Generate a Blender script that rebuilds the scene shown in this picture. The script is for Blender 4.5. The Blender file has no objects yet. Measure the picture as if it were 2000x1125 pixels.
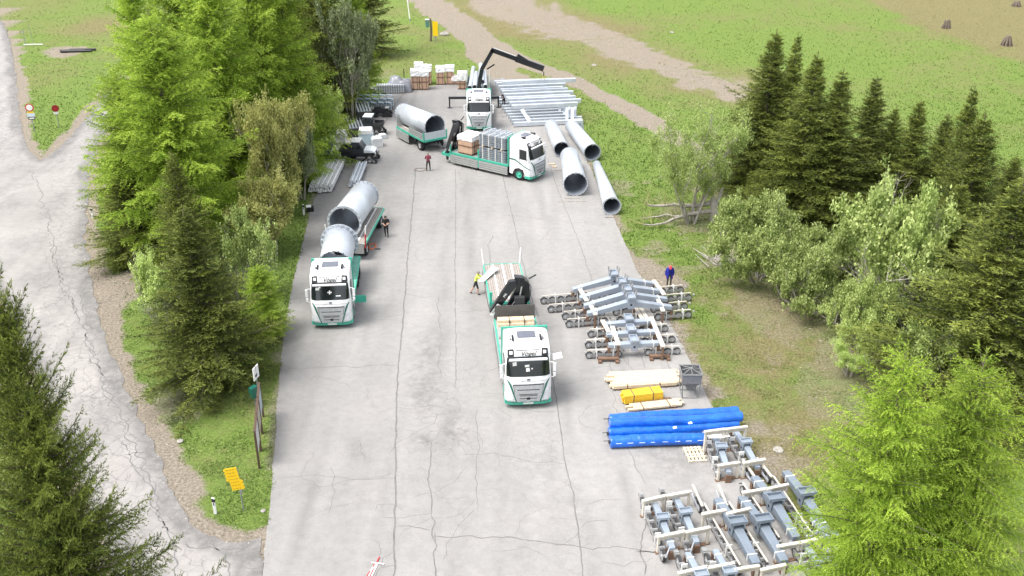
import bpy, bmesh, math, random
import numpy as np
from mathutils import Vector, Matrix, Euler
from mathutils.geometry import delaunay_2d_cdt
R = math.radians
SC = bpy.context.scene
COL = SC.collection
# ------------------------------------------------------------------ camera
F, PITCH, CAMH = 1900.0, R(26.157), 29.12
cd = bpy.data.cameras.new('camera'); cam = bpy.data.objects.new('camera', cd); COL.objects.link(cam)
cd.sensor_width = 36; cd.lens = F / 2000 * 36; cd.clip_start = .5; cd.clip_end = 6000
cam.location = (0, 0, CAMH); cam.rotation_euler = (R(90) - PITCH, 0, 0)
SC.camera = cam
# ------------------------------------------------------------------ light: bright overcast
SUN_EL, SUN_AZ = R(62), R(245)          # azimuth clockwise from +Y (the view direction)
w = bpy.data.worlds.new('World'); SC.world = w; w.use_nodes = True
nt = w.node_tree; bg = nt.nodes['Background']
sky = nt.nodes.new('ShaderNodeTexSky'); sky.sky_type = 'NISHITA'; sky.sun_disc = False
sky.sun_elevation = SUN_EL; sky.sun_rotation = SUN_AZ; sky.air_density = 1.0; sky.dust_density = 4.0; sky.ozone_density = 1.0
hs_ = nt.nodes.new('ShaderNodeHueSaturation'); hs_.inputs['Saturation'].default_value = .3      # thin white overcast
nt.links.new(sky.outputs[0], hs_.inputs['Color']); nt.links.new(hs_.outputs[0], bg.inputs[0]); bg.inputs[1].default_value = .15
sl = bpy.data.lights.new('sun', 'SUN'); sl.energy = 1.15; sl.angle = R(26); sl.color = (1, .965, .91)
so = bpy.data.objects.new('sun', sl); COL.objects.link(so)
dv = Vector((math.sin(SUN_AZ) * math.cos(SUN_EL), math.cos(SUN_AZ) * math.cos(SUN_EL), math.sin(SUN_EL)))
so.rotation_euler = dv.to_track_quat('Z', 'Y').to_euler(); so.location = dv * 60
SC.view_settings.view_transform = 'Standard'; SC.view_settings.look = 'None'
SC.view_settings.exposure = 1.30; SC.view_settings.gamma = 1
# ------------------------------------------------------------------ helpers
CP, SP = math.cos(PITCH), math.sin(PITCH)
def at(px, py, z=0.0):
    a = (px - 1000) / F; b = -(py - 562.5) / F
    dx, dy, dz = a, CP + b * SP, -SP + b * CP
    t = (z - CAMH) / dz
    return Vector((dx * t, dy * t, z))
def height_for(p, v):                      # height over ground point p whose picture row is v
    b = -(v - 562.5) / F
    return CAMH + p.y * (b * CP - SP) / (CP + b * SP)
def atg(pts): return np.array([at(x, y)[:2] for x, y in pts])
def tag(o, label=None, cat=None, group=None, kind=None):
    if label: o['label'] = label
    if cat: o['category'] = cat
    if group: o['group'] = group
    if kind: o['kind'] = kind
    return o
def empty(name, loc=(0, 0, 0), rz=0.0, label=None, cat=None, group=None):
    o = bpy.data.objects.new(name, None); COL.objects.link(o); o.empty_display_size = .3
    o.location = loc; o.rotation_euler = (0, 0, rz)
    return tag(o, label, cat, group)
def copy_tree(o, parent=None):
    c = o.copy(); COL.objects.link(c)
    if parent: c.parent = parent
    for ch in o.children: copy_tree(ch, c)
    return c
def np_mesh(name, V, Fc, tint=None, mats=(), extra=None, smooth=False):
    me = bpy.data.meshes.new(name)
    V = np.asarray(V, np.float32); Fc = np.asarray(Fc, np.int32); n = Fc.shape[1]
    me.vertices.add(len(V)); me.vertices.foreach_set('co', V.ravel())
    me.loops.add(Fc.size); me.loops.foreach_set('vertex_index', Fc.ravel())
    me.polygons.add(len(Fc)); me.polygons.foreach_set('loop_start', np.arange(0, Fc.size, n, dtype=np.int32))
    me.polygons.foreach_set('loop_total', np.full(len(Fc), n, np.int32))
    if smooth: me.polygons.foreach_set('use_smooth', np.ones(len(Fc), bool))
    at_ = dict(extra or {})
    if tint is not None: at_['tint'] = tint
    for k, a in at_.items():
        A = me.attributes.new(k, 'FLOAT', 'POINT'); A.data.foreach_set('value', np.asarray(a, np.float32))
    for m in mats: me.materials.append(m)
    me.update(calc_edges=True); me.validate()
    return me
def link(name, me, parent=None, loc=None):
    o = bpy.data.objects.new(name, me); COL.objects.link(o)
    if parent: o.parent = parent
    if loc is not None: o.location = loc
    return o
class MB:
    def __init__(s): s.v = []; s.f = []; s.m = []; s.sm = []
    def add(s, V, Fc, mi=0, sm=False):
        k = len(s.v); s.v += [tuple(p) for p in V]; s.f += [tuple(i + k for i in f) for f in Fc]
        s.m += [mi] * len(Fc); s.sm += [sm] * len(Fc); return s
    def box(s, c, d, mi=0, rot=None):
        x, y, z = d[0] / 2, d[1] / 2, d[2] / 2
        V = [Vector(p) for p in ((-x,-y,-z),(x,-y,-z),(x,y,-z),(-x,y,-z),(-x,-y,z),(x,-y,z),(x,y,z),(-x,y,z))]
        if rot is not None:
            M = Euler(rot).to_matrix(); V = [M @ p for p in V]
        c = Vector(c)
        return s.add([p + c for p in V], [(0,3,2,1),(4,5,6,7),(0,1,5,4),(1,2,6,5),(2,3,7,6),(3,0,4,7)], mi)
    def bb(s, a, b, mi=0):
        return s.box([(a[i] + b[i]) / 2 for i in range(3)], [abs(b[i] - a[i]) for i in range(3)], mi)
    def beam(s, p, q, w_, h_, mi=0, up=(0, 0, 1)):
        p, q = Vector(p), Vector(q); d = (q - p).normalized(); u = Vector(up)
        if abs(d.dot(u)) > .98: u = Vector((0, 1, 0))
        x = d.cross(u).normalized() * w_ / 2; y = x.cross(d).normalized() * h_ / 2
        V = [p-x-y, p+x-y, p+x+y, p-x+y, q-x-y, q+x-y, q+x+y, q-x+y]
        return s.add(V, [(0,1,2,3),(7,6,5,4),(0,4,5,1),(1,5,6,2),(2,6,7,3),(3,7,4,0)], mi)
    def tube(s, p, q, r0, r1=None, n=12, mi=0, cap=True, sm=True):
        p, q = Vector(p), Vector(q); r1 = r0 if r1 is None else r1
        d = (q - p).normalized(); u = Vector((0, 0, 1)) if abs(d.z) < .95 else Vector((0, 1, 0))
        x = d.cross(u).normalized(); y = x.cross(d)
        c = [(math.cos(2*math.pi*i/n), math.sin(2*math.pi*i/n)) for i in range(n)]
        V = [p + x*a*r0 + y*b*r0 for a, b in c] + [q + x*a*r1 + y*b*r1 for a, b in c]
        s.add(V, [(i, (i+1) % n, n + (i+1) % n, n + i) for i in range(n)], mi, sm)
        if cap:
            s.add(V[:n], [tuple(range(n))[::-1]], mi); s.add(V[n:], [tuple(range(n))], mi)
        return s
    def path(s, pts, r, n=6, mi=0):
        for a, b in zip(pts, pts[1:]): s.tube(a, b, r, r, n, mi)
        return s
    def lathe(s, axis_p, axis_d, prof, n=24, mi=0, sm=True):      # prof: (distance along axis, radius)
        p = Vector(axis_p); d = Vector(axis_d).normalized(); u = Vector((0, 0, 1)) if abs(d.z) < .95 else Vector((0, 1, 0))
        x = d.cross(u).normalized(); y = x.cross(d); V = []
        for t, r in prof:
            V += [p + d*t + x*math.cos(2*math.pi*i/n)*r + y*math.sin(2*math.pi*i/n)*r for i in range(n)]
        Fc = [(k*n+i, k*n+(i+1) % n, (k+1)*n+(i+1) % n, (k+1)*n+i) for k in range(len(prof)-1) for i in range(n)]
        return s.add(V, Fc, mi, sm)
    def prism(s, poly, a, b, ax=0, mi=0):     # poly in the two other axes, extruded a..b along ax
        def P(u, v, t): return ((t, u, v), (u, t, v), (u, v, t))[ax]
        n = len(poly); V = [P(u, v, a) for u, v in poly] + [P(u, v, b) for u, v in poly]
        Fc = [tuple(range(n))[::-1], tuple(range(n, 2*n))] + [(i, (i+1) % n, n+(i+1) % n, n+i) for i in range(n)]
        return s.add(V, Fc, mi)
    def build(s, name, mats, parent=None, loc=None, bevel=0.0, rz=None):
        if not isinstance(mats, (list, tuple)): mats = [mats]
        me = bpy.data.meshes.new(name); me.from_pydata(s.v, [], s.f)
        for m in mats: me.materials.append(m)
        me.polygons.foreach_set('material_index', s.m); me.polygons.foreach_set('use_smooth', s.sm)
        bm = bmesh.new(); bm.from_mesh(me); bmesh.ops.recalc_face_normals(bm, faces=bm.faces); bm.to_mesh(me); bm.free()
        o = link(name, me, parent, loc)
        if rz is not None: o.rotation_euler = (0, 0, rz)
        if bevel:
            b = o.modifiers.new('bevel', 'BEVEL'); b.width = bevel; b.segments = 2; b.limit_method = 'ANGLE'; b.angle_limit = R(40)
        return o
# ------------------------------------------------------------------ materials
def lnk(nt, a, b): nt.links.new(a, b)
def mat(name, col, rough=.6, metal=0.0, var=.12, scale=3.0, bump=0.0, bscale=40.0, spec=.5, tint2=None, coat=0.0):
    m = bpy.data.materials.new(name); m.use_nodes = True; nt = m.node_tree; N = nt.nodes; P = N['Principled BSDF']
    P.inputs['Roughness'].default_value = rough; P.inputs['Metallic'].default_value = metal
    P.inputs['Specular IOR Level'].default_value = spec; P.inputs['Coat Weight'].default_value = coat
    tc = N.new('ShaderNodeTexCoord'); no = N.new('ShaderNodeTexNoise'); no.inputs['Scale'].default_value = scale
    no.inputs['Detail'].default_value = 6; no.inputs['Roughness'].default_value = .65
    lnk(nt, tc.outputs['Object'], no.inputs['Vector'])
    rp = N.new('ShaderNodeValToRGB'); rp.color_ramp.elements[0].position = .3; rp.color_ramp.elements[1].position = .72
    lo = tint2 or [max(0, c * (1 - var)) for c in col]; hi = [min(1, c * (1 + var * .6)) for c in col] if not tint2 else col
    rp.color_ramp.elements[0].color = (*lo[:3], 1); rp.color_ramp.elements[1].color = (*hi[:3], 1)
    lnk(nt, no.outputs['Fac'], rp.inputs['Fac']); lnk(nt, rp.outputs['Color'], P.inputs['Base Color'])
    if bump:
        n2 = N.new('ShaderNodeTexNoise'); n2.inputs['Scale'].default_value = bscale; n2.inputs['Detail'].default_value = 4
        bp = N.new('ShaderNodeBump'); bp.inputs['Strength'].default_value = bump; bp.inputs['Distance'].default_value = .02
        lnk(nt, tc.outputs['Object'], n2.inputs['Vector']); lnk(nt, n2.outputs['Fac'], bp.inputs['Height']); lnk(nt, bp.outputs['Normal'], P.inputs['Normal'])
    return m
def leafmat(name, dark, light, trans=.3):
    m = bpy.data.materials.new(name); m.use_nodes = True; nt = m.node_tree; N = nt.nodes; P = N['Principled BSDF']; out = N['Material Output']
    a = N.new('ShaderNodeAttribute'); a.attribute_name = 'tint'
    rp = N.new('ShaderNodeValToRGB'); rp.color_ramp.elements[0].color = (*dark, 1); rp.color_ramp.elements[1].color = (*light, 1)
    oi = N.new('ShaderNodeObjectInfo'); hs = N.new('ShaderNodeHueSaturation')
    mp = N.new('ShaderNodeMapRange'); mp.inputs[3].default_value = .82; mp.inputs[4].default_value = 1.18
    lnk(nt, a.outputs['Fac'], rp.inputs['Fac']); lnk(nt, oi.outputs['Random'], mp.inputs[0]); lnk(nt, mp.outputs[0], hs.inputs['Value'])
    lnk(nt, rp.outputs['Color'], hs.inputs['Color']); lnk(nt, hs.outputs['Color'], P.inputs['Base Color'])
    P.inputs['Roughness'].default_value = .65; P.inputs['Specular IOR Level'].default_value = .25
    t = N.new('ShaderNodeBsdfTranslucent'); mx = N.new('ShaderNodeMixShader'); mx.inputs[0].default_value = trans
    lnk(nt, hs.outputs['Color'], t.inputs['Color']); lnk(nt, P.outputs[0], mx.inputs[1]); lnk(nt, t.outputs[0], mx.inputs[2])
    lnk(nt, mx.outputs[0], out.inputs['Surface'])
    return m
# ------------------------------------------------------------------ numpy noise
def vnoise(x, y, seed=0):
    xi = np.floor(x).astype(np.int64); yi = np.floor(y).astype(np.int64); fx = x - xi; fy = y - yi
    fx = fx*fx*(3-2*fx); fy = fy*fy*(3-2*fy)
    def h(a, b):
        n = (a * 374761393 + b * 668265263 + seed * 974711) & 0xffffffff
        n = ((n ^ (n >> 13)) * 1274126177) & 0xffffffff
        return ((n ^ (n >> 16)) & 0xffff) / 65535.0
    return (h(xi, yi)*(1-fx) + h(xi+1, yi)*fx)*(1-fy) + (h(xi, yi+1)*(1-fx) + h(xi+1, yi+1)*fx)*fy
def fbm(x, y, sc, seed=0, o=4):
    t = 0; a = .5; k = 1 / sc
    for i in range(o): t = t + a * vnoise(x*k + 17.3*i, y*k - 9.1*i, seed + i); a *= .5; k *= 2.1
    return t / (1 - .5**o)
def sdist(P, poly, closed=True):           # signed distance to polygon (inside positive) or distance to a polyline
    poly = np.asarray(poly, float); d = np.full(len(P), 1e9); ins = np.zeros(len(P), bool); n = len(poly)
    for i in range(n if closed else n - 1):
        a = poly[i]; b = poly[(i+1) % n]; ab = b - a
        t = np.clip(((P - a) @ ab) / max(1e-9, ab @ ab), 0, 1); q = P - a - t[:, None] * ab
        d = np.minimum(d, (q**2).sum(1))
        if closed:
            c = (a[1] > P[:, 1]) != (b[1] > P[:, 1])
            xx = (b[0]-a[0]) * (P[:, 1]-a[1]) / (b[1]-a[1] + 1e-12) + a[0]; ins ^= c & (P[:, 0] < xx)
    d = np.sqrt(d)
    return np.where(ins, d, -d) if closed else d
def sstep(x, a, b): t = np.clip((x - a) / (b - a), 0, 1); return t*t*(3-2*t)
# ------------------------------------------------------------------ the ground
LOT = [(470,1500),(505,1200),(513,1125),(526,1000),(538,860),(545,740),(556,640),(575,540),(597,450),(612,392),(640,345),(672,290),(712,228),(745,190),
       (775,172),(840,168),(900,160),(985,152),(1010,176),(1075,205),(1130,262),(1150,320),(1172,372),(1205,440),(1240,520),(1292,600),(1340,690),(1385,780),
       (1432,872),(1492,952),(1562,1060),(1640,1180),(1800,1500)]
ROAD_R = [(-60,-20),(-15,10),(6,45),(21,85),(33,170),(42,250),(56,292),(78,314),(108,296),(150,252),(190,205),(240,150),(262,160),(225,230),(190,285),(176,330),(170,400),(166,460),(180,560),
          (213,680),(258,780),(305,880),(340,960),(372,1018),(410,1046),(470,1058),(516,1050)]
ROAD = ROAD_R + [(513,1125),(505,1200),(470,1500),(330,1500),(286,1300),(230,1125),(190,1020),(130,900),(70,730),(10,600),(-60,490),(-110,400),(-140,300),(-200,60),(-180,-20)]
TRACK = [(795,0),(835,28),(880,62),(912,92),(926,125),(935,160),(1010,178),(1060,160),(1000,140),(1010,128),(1060,142),(1140,178),(1210,220),(1285,262),(1360,310),(1425,345),(1440,330),
         (1375,285),(1300,240),(1225,195),(1150,160),(1075,130),(1020,105),(975,78),(925,38),(872,0),(850,-30),(770,-30)]
SWATH = [(930,22),(985,48),(1050,72),(1120,84),(1190,110),(1290,150),(1380,185),(1445,205),(1470,190),(1440,155),(1350,120),(1270,85),(1180,50),(1090,18),(1040,-10),(900,-15)]
DRYR = [(1680,-10),(1735,20),(1805,55),(1875,85),(1945,115),(2020,145),(2400,300),(2400,-60),(1640,-60)]
lotP, roadP, trackP, swathP, dryP = map(atg, (LOT, ROAD, TRACK, SWATH, DRYR))
rs = np.random.RandomState(5)
def axis(lo, hi, st, far): 
    a = np.arange(lo, hi + .01, st); e = [st]; 
    while sum(e) < far: e.append(e[-1] * 1.35)
    c = np.cumsum(e); return np.concatenate([lo - c[::-1], a, hi + c])
def field(P):
    """ground cover at points: soil, dry, lush"""
    x, y = P[:, 0], P[:, 1]
    n1 = fbm(x, y, 4, 1) - .5; n2 = fbm(x, y, 1.2, 2) - .5; n3 = fbm(x, y, 14, 3) - .5
    dl = sdist(P, lotP); dr = sdist(P, roadP); dt = sdist(P, trackP); ds = sdist(P, swathP); dd = sdist(P, dryP)
    soil = sstep(dt + 2.0*n1 + .7*n2, -.5, .4)
    soil = np.maximum(soil, (.72 + .6*n2 + .5*(fbm(x*.35 + y*.25, y - x*.6, 1.6, 23) - .5)) * sstep(ds + 7*n1 + 2.5*n2, -2.0, 2.6))
    vw = 1.2 + 1.6 * sstep(x, -24, -34) * sstep(y, 75, 55)
    soil = np.maximum(soil, .95 * sstep(dr + vw + 1.6*n1 + 1.0*n2, -.3, .5))
    right = x > 0
    soil = np.maximum(soil, np.where(right, .68, .5) * sstep(dl + np.where(right, .55, .25) + 1.4*n1 + 1.0*n2, -.2, .4))
    # churned earth by the man in the blue jacket, under the shrubs and by the fallen trunk
    for (px, py, r, k) in ((1285,548,1.9,.9),(1260,520,1.6,.9),(1560,600,4,.4),(1680,700,3.5,.42),(1340,430,2.2,.4),(1430,500,2.5,.42),(1625,760,3,.38),(1500,900,1.5,.6),(1480,830,1.4,.6),(1395,770,.9,.8),(560,700,1.2,.5),(230,560,3,.7),(330,780,2.5,.5),(700,150,5,.35),(130,100,3.0,.7),(940,180,1.5,.5)):
        q = at(px, py); d = np.hypot(x - q.x, (y - q.y) * .8)
        soil = np.maximum(soil, k * sstep(r - d + 3*n1 + 1.6*n2, -.4, .8))
    dry = .10 + .9*n3 + .6*n1
    dry = dry + .95 * sstep(dd + 6*n1, -2, 5) + .45*sstep(ds + 5, -5, 6) * sstep(y, 96, 110)
    q = at(1480, 720); dry = dry + .42 * np.exp(-(((x-q.x)/6)**2 + ((y-q.y)/15)**2))
    q = at(1600, 690); dry = dry + .3 * np.exp(-(((x-q.x)/6)**2 + ((y-q.y)/8)**2))
    q = at(1080, 50); dry = dry + .7 * np.exp(-(((x-q.x)/16)**2 + ((y-q.y)/9)**2))
    q = at(190, 60); dry = dry + .6 * np.exp(-(((x-q.x)/9)**2 + ((y-q.y)/10)**2))
    q = at(730, 140); dry = dry + .4 * np.exp(-(((x-q.x)/6)**2 + ((y-q.y)/8)**2))
    q = at(1250, 400); dry = dry - .25 * np.exp(-(((x-q.x)/5)**2 + ((y-q.y)/12)**2))
    q = at(100, 200); dry = dry - .35 * np.exp(-(((x-q.x)/9)**2 + ((y-q.y)/12)**2))
    rt = sstep(x, 4, 9) * sstep(y, 92, 80)          # trodden verge right of the lot: litter and moss in patches
    p1_ = fbm(x, y, 1.1, 61); p2_ = fbm(x, y, 3.4, 62)
    soil = np.maximum(soil, rt * .42 * sstep(p1_ + .5*(p2_ - .5), .53, .68)); dry = dry + rt * (.9*(p1_ - .5) + .8*(p2_ - .5))
    dry = dry + .35 * (fbm(x, y, .8, 63) - .5)
    return soil, np.clip(dry, 0, 1), np.maximum(dl, dr)
def gz(P):                                  # gentle rise of the meadows behind, small dips nearby
    x, y = P[:, 0], P[:, 1]
    return .25 * (fbm(x, y, 9, 21) - .5) * sstep(y, 118, 140)
gx = axis(-62, 66, .4, 1600); gy = axis(24, 150, .4, 2200)
GX, GY = np.meshgrid(gx, gy); GP = np.stack([GX.ravel(), GY.ravel()], 1)
soil, dry, dpav = field(GP)
nz = (fbm(GP[:, 0], GP[:, 1], 1.0, 31) - .5) * .16 * sstep(-dpav, .1, 1.2)
V = np.column_stack([GP, gz(GP) + nz - .02])
nx_, ny_ = len(gx), len(gy); I = np.arange(nx_ * ny_).reshape(ny_, nx_)
Fq = np.stack([I[:-1, :-1], I[:-1, 1:], I[1:, 1:], I[1:, :-1]], -1).reshape(-1, 4)
def ground_mat():
    m = bpy.data.materials.new('meadow_and_soil'); m.use_nodes = True; nt = m.node_tree; N = nt.nodes; P = N['Principled BSDF']
    P.inputs['Roughness'].default_value = .95; P.inputs['Specular IOR Level'].default_value = .1
    tc = N.new('ShaderNodeTexCoord')
    def noise(s, d=5, r=.6):
        n = N.new('ShaderNodeTexNoise'); n.inputs['Scale'].default_value = s; n.inputs['Detail'].default_value = d; n.inputs['Roughness'].default_value = r
        lnk(nt, tc.outputs['Object'], n.inputs['Vector']); return n.outputs['Fac']
    def ramp(src, *st):
        r = N.new('ShaderNodeValToRGB'); e = r.color_ramp.elements
        while len(e) < len(st): e.new(.5)
        for k, (p, c) in enumerate(st): e[k].position = p; e[k].color = (*c, 1)
        lnk(nt, src, r.inputs['Fac']); return r.outputs['Color']
    def mix(f, a, b):
        x = N.new('ShaderNodeMix'); x.data_type = 'RGBA'; lnk(nt, f, x.inputs[0]); lnk(nt, a, x.inputs[6]); lnk(nt, b, x.inputs[7]); return x.outputs[2]
    def math_(op, a, b):
        x = N.new('ShaderNodeMath'); x.operation = op; x.use_clamp = True
        for k, q in ((0, a), (1, b)):
            if isinstance(q, float): x.inputs[k].default_value = q
            else: lnk(nt, q, x.inputs[k])
        return x.outputs[0]
    def attr(n): a = N.new('ShaderNodeAttribute'); a.attribute_name = n; return a.outputs['Fac']
    fine = noise(7, 6, .75); mid = noise(1.6, 5, .65); mic = noise(22, 3, .7)
    lush = ramp(fine, (.28, (.082,.135,.026)), (.5, (.14,.205,.046)), (.72, (.215,.28,.078)))
    straw = ramp(fine, (.3, (.085,.08,.035)), (.52, (.19,.17,.078)), (.72, (.34,.295,.17)))
    f1 = math_('ADD', attr('dry'), math_('MULTIPLY_ADD', mid, .9)); 
    x = N.new('ShaderNodeMapRange'); x.inputs[1].default_value = .52; x.inputs[2].default_value = 1.25
    s = N.new('ShaderNodeMath'); s.operation = 'ADD'; lnk(nt, attr('dry'), s.inputs[0]); lnk(nt, mid, s.inputs[1]); lnk(nt, s.outputs[0], x.inputs[0])
    grass = mix(x.outputs[0], lush, straw)
    dirt = ramp(fine, (.28, (.12,.10,.075)), (.5, (.245,.21,.165)), (.72, (.40,.355,.295)))
    s2 = N.new('ShaderNodeMath'); s2.operation = 'ADD'; lnk(nt, attr('soil'), s2.inputs[0]); lnk(nt, mic, s2.inputs[1])
    x2 = N.new('ShaderNodeMapRange'); x2.inputs[1].default_value = .78; x2.inputs[2].default_value = 1.12; lnk(nt, s2.outputs[0], x2.inputs[0])
    lnk(nt, mix(x2.outputs[0], grass, dirt), P.inputs['Base Color'])
    bp = N.new('ShaderNodeBump'); bp.inputs['Strength'].default_value = .9; bp.inputs['Distance'].default_value = .12
    lnk(nt, fine, bp.inputs['Height']); lnk(nt, bp.outputs['Normal'], P.inputs['Normal'])
    return m
gm = np_mesh('ground', V, Fq, None, [ground_mat()], dict(soil=soil, dry=dry), smooth=True)
tag(link('ground', gm), kind='structure')
# asphalt sheets: dense triangulation so stains and cracking can vary over the surface
def asphalt_mat(name, base):
    m = bpy.data.materials.new(name); m.use_nodes = True; nt = m.node_tree; N = nt.nodes; P = N['Principled BSDF']
    P.inputs['Roughness'].default_value = .9; P.inputs['Specular IOR Level'].default_value = .25
    tc = N.new('ShaderNodeTexCoord')
    def noise(s, d=5, r=.6, dist=0):
        n = N.new('ShaderNodeTexNoise'); n.inputs['Scale'].default_value = s; n.inputs['Detail'].default_value = d; n.inputs['Roughness'].default_value = r
        n.inputs['Distortion'].default_value = dist; lnk(nt, tc.outputs['Object'], n.inputs['Vector']); return n.outputs
    def mul(a, b, f=1.0):
        x = N.new('ShaderNodeMix'); x.data_type = 'RGBA'; x.blend_type = 'MULTIPLY'; x.inputs[0].default_value = f
        lnk(nt, a, x.inputs[6]); lnk(nt, b, x.inputs[7]); return x.outputs[2]
    def ramp(src, *st):
        r = N.new('ShaderNodeValToRGB'); e = r.color_ramp.elements
        while len(e) < len(st): e.new(.5)
        for k, (p, c) in enumerate(st): e[k].position = p; e[k].color = (*c, 1)
        lnk(nt, src, r.inputs['Fac']); return r.outputs['Color']
    def attr(n): a = N.new('ShaderNodeAttribute'); a.attribute_name = n; return a.outputs['Fac']
    c = ramp(noise(.22, 4, .6)[0], (.3, [b*.93 for b in base]), (.55, base), (.75, (base[0]*1.07, base[1]*1.055, base[2]*1.05)))
    c = mul(c, ramp(noise(2.2, 6, .7)[0], (.3, (.86,.86,.87)), (.6, (1,1,1))))
    c = mul(c, ramp(noise(45, 3, .8)[0], (.32, (.72,.72,.72)), (.52, (1,1,1)), (.75, (1.12,1.12,1.1))))
    # blotchy stains where the attribute says so
    st = N.new('ShaderNodeMath'); st.operation = 'MULTIPLY'; lnk(nt, attr('stain'), st.inputs[0]); lnk(nt, ramp(noise(1.3, 7, .75)[0], (.36, (0,0,0)), (.58, (1,1,1))), st.inputs[1])
    x = N.new('ShaderNodeMix'); x.data_type = 'RGBA'; lnk(nt, st.outputs[0], x.inputs[0]); lnk(nt, c, x.inputs[6]); x.inputs[7].default_value = (.17,.165,.16,1); c = x.outputs[2]
    # alligator cracks
    wv = N.new('ShaderNodeMix'); wv.data_type = 'RGBA'; wv.blend_type = 'LINEAR_LIGHT'; wv.inputs[0].default_value = .35
    lnk(nt, tc.outputs['Object'], wv.inputs[6]); lnk(nt, noise(1.2, 4, .6)[1], wv.inputs[7])
    for sc_, an, wd in ((1.25, 'crack', .035), (.42, 'crack2', .012)):
        vo = N.new('ShaderNodeTexVoronoi'); vo.feature = 'DISTANCE_TO_EDGE'; vo.inputs['Scale'].default_value = sc_; lnk(nt, wv.outputs[2], vo.inputs['Vector'])
        li = N.new('ShaderNodeMapRange'); li.inputs[1].default_value = 0; li.inputs[2].default_value = wd; li.inputs[3].default_value = 1; li.inputs[4].default_value = 0
        lnk(nt, vo.outputs['Distance'], li.inputs[0])
        ml = N.new('ShaderNodeMath'); ml.operation = 'MULTIPLY'; lnk(nt, li.outputs[0], ml.inputs[0]); lnk(nt, attr(an), ml.inputs[1])
        x = N.new('ShaderNodeMix'); x.data_type = 'RGBA'; lnk(nt, ml.outputs[0], x.inputs[0]); lnk(nt, c, x.inputs[6]); x.inputs[7].default_value = (.185,.18,.172,1); c = x.outputs[2]
    tn = N.new('ShaderNodeMix'); tn.data_type = 'RGBA'; tn.blend_type = 'MULTIPLY'; tn.inputs[0].default_value = 1
    cb = N.new('ShaderNodeCombineColor')
    for k in range(3): lnk(nt, attr('tone'), cb.inputs[k])
    lnk(nt, c, tn.inputs[6]); lnk(nt, cb.outputs[0], tn.inputs[7]); lnk(nt, tn.outputs[2], P.inputs['Base Color'])
    bp = N.new('ShaderNodeBump'); bp.inputs['Strength'].default_value = .25; bp.inputs['Distance'].default_value = .02
    lnk(nt, noise(30, 3, .7)[0], bp.inputs['Height']); lnk(nt, bp.outputs['Normal'], P.inputs['Normal'])
    return m
def sheet(name, poly, z, st, fld, m, jit=.12):
    ed = []
    for i in range(len(poly)):
        a, b = poly[i], poly[(i+1) % len(poly)]; n = max(1, int(np.hypot(*(b-a)) / .35))
        for k in range(n): ed.append(a + (b-a) * k / n)
    ed = np.array(ed); ed += (np.stack([fbm(ed[:,0], ed[:,1], .9, 7), fbm(ed[:,0], ed[:,1], .9, 8)], 1) - .5) * jit * 6
    lo, hi = ed.min(0), ed.max(0); gx_, gy_ = np.meshgrid(np.arange(lo[0], hi[0], st), np.arange(lo[1], hi[1], st))
    Q = np.stack([gx_.ravel(), gy_.ravel()], 1); Q = Q[sdist(Q, ed) > st * .5]
    P = np.vstack([ed, Q]); n = len(ed)
    r = delaunay_2d_cdt([Vector(p) for p in P], [(i, (i+1) % n) for i in range(n)], [], 1, 1e-6)
    vv = np.array([tuple(p) for p in r[0]]); ff = np.array([f for f in r[2] if len(f) == 3])
    a = vv[ff]; cr = (a[:,1,0]-a[:,0,0])*(a[:,2,1]-a[:,0,1]) - (a[:,1,1]-a[:,0,1])*(a[:,2,0]-a[:,0,0]); ff[cr < 0] = ff[cr < 0][:, ::-1]
    me = np_mesh(name, np.column_stack([vv, np.full(len(vv), z)]), ff, None, [m], fld(vv))
    return tag(link(name, me), kind='structure')
JL = [(770,1140),(771,1000),(773,850),(776,740),(786,640),(792,560),(800,470),(806,400),(812,330)]
JM = [(890,760),(890,640),(889,520),(890,420),(890,330)]
JR = [(1140,1140),(1132,1050),(1118,960),(1100,880),(1090,800),(1078,730),(1060,640),(1040,590),(1020,510),(1003,430),(985,360),(978,300)]
JF = [(1190,700),(1160,560),(1130,470),(1110,420),(1085,360),(1070,310)]
JO = [(705,330),(730,280),(765,215),(790,180)]
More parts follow.
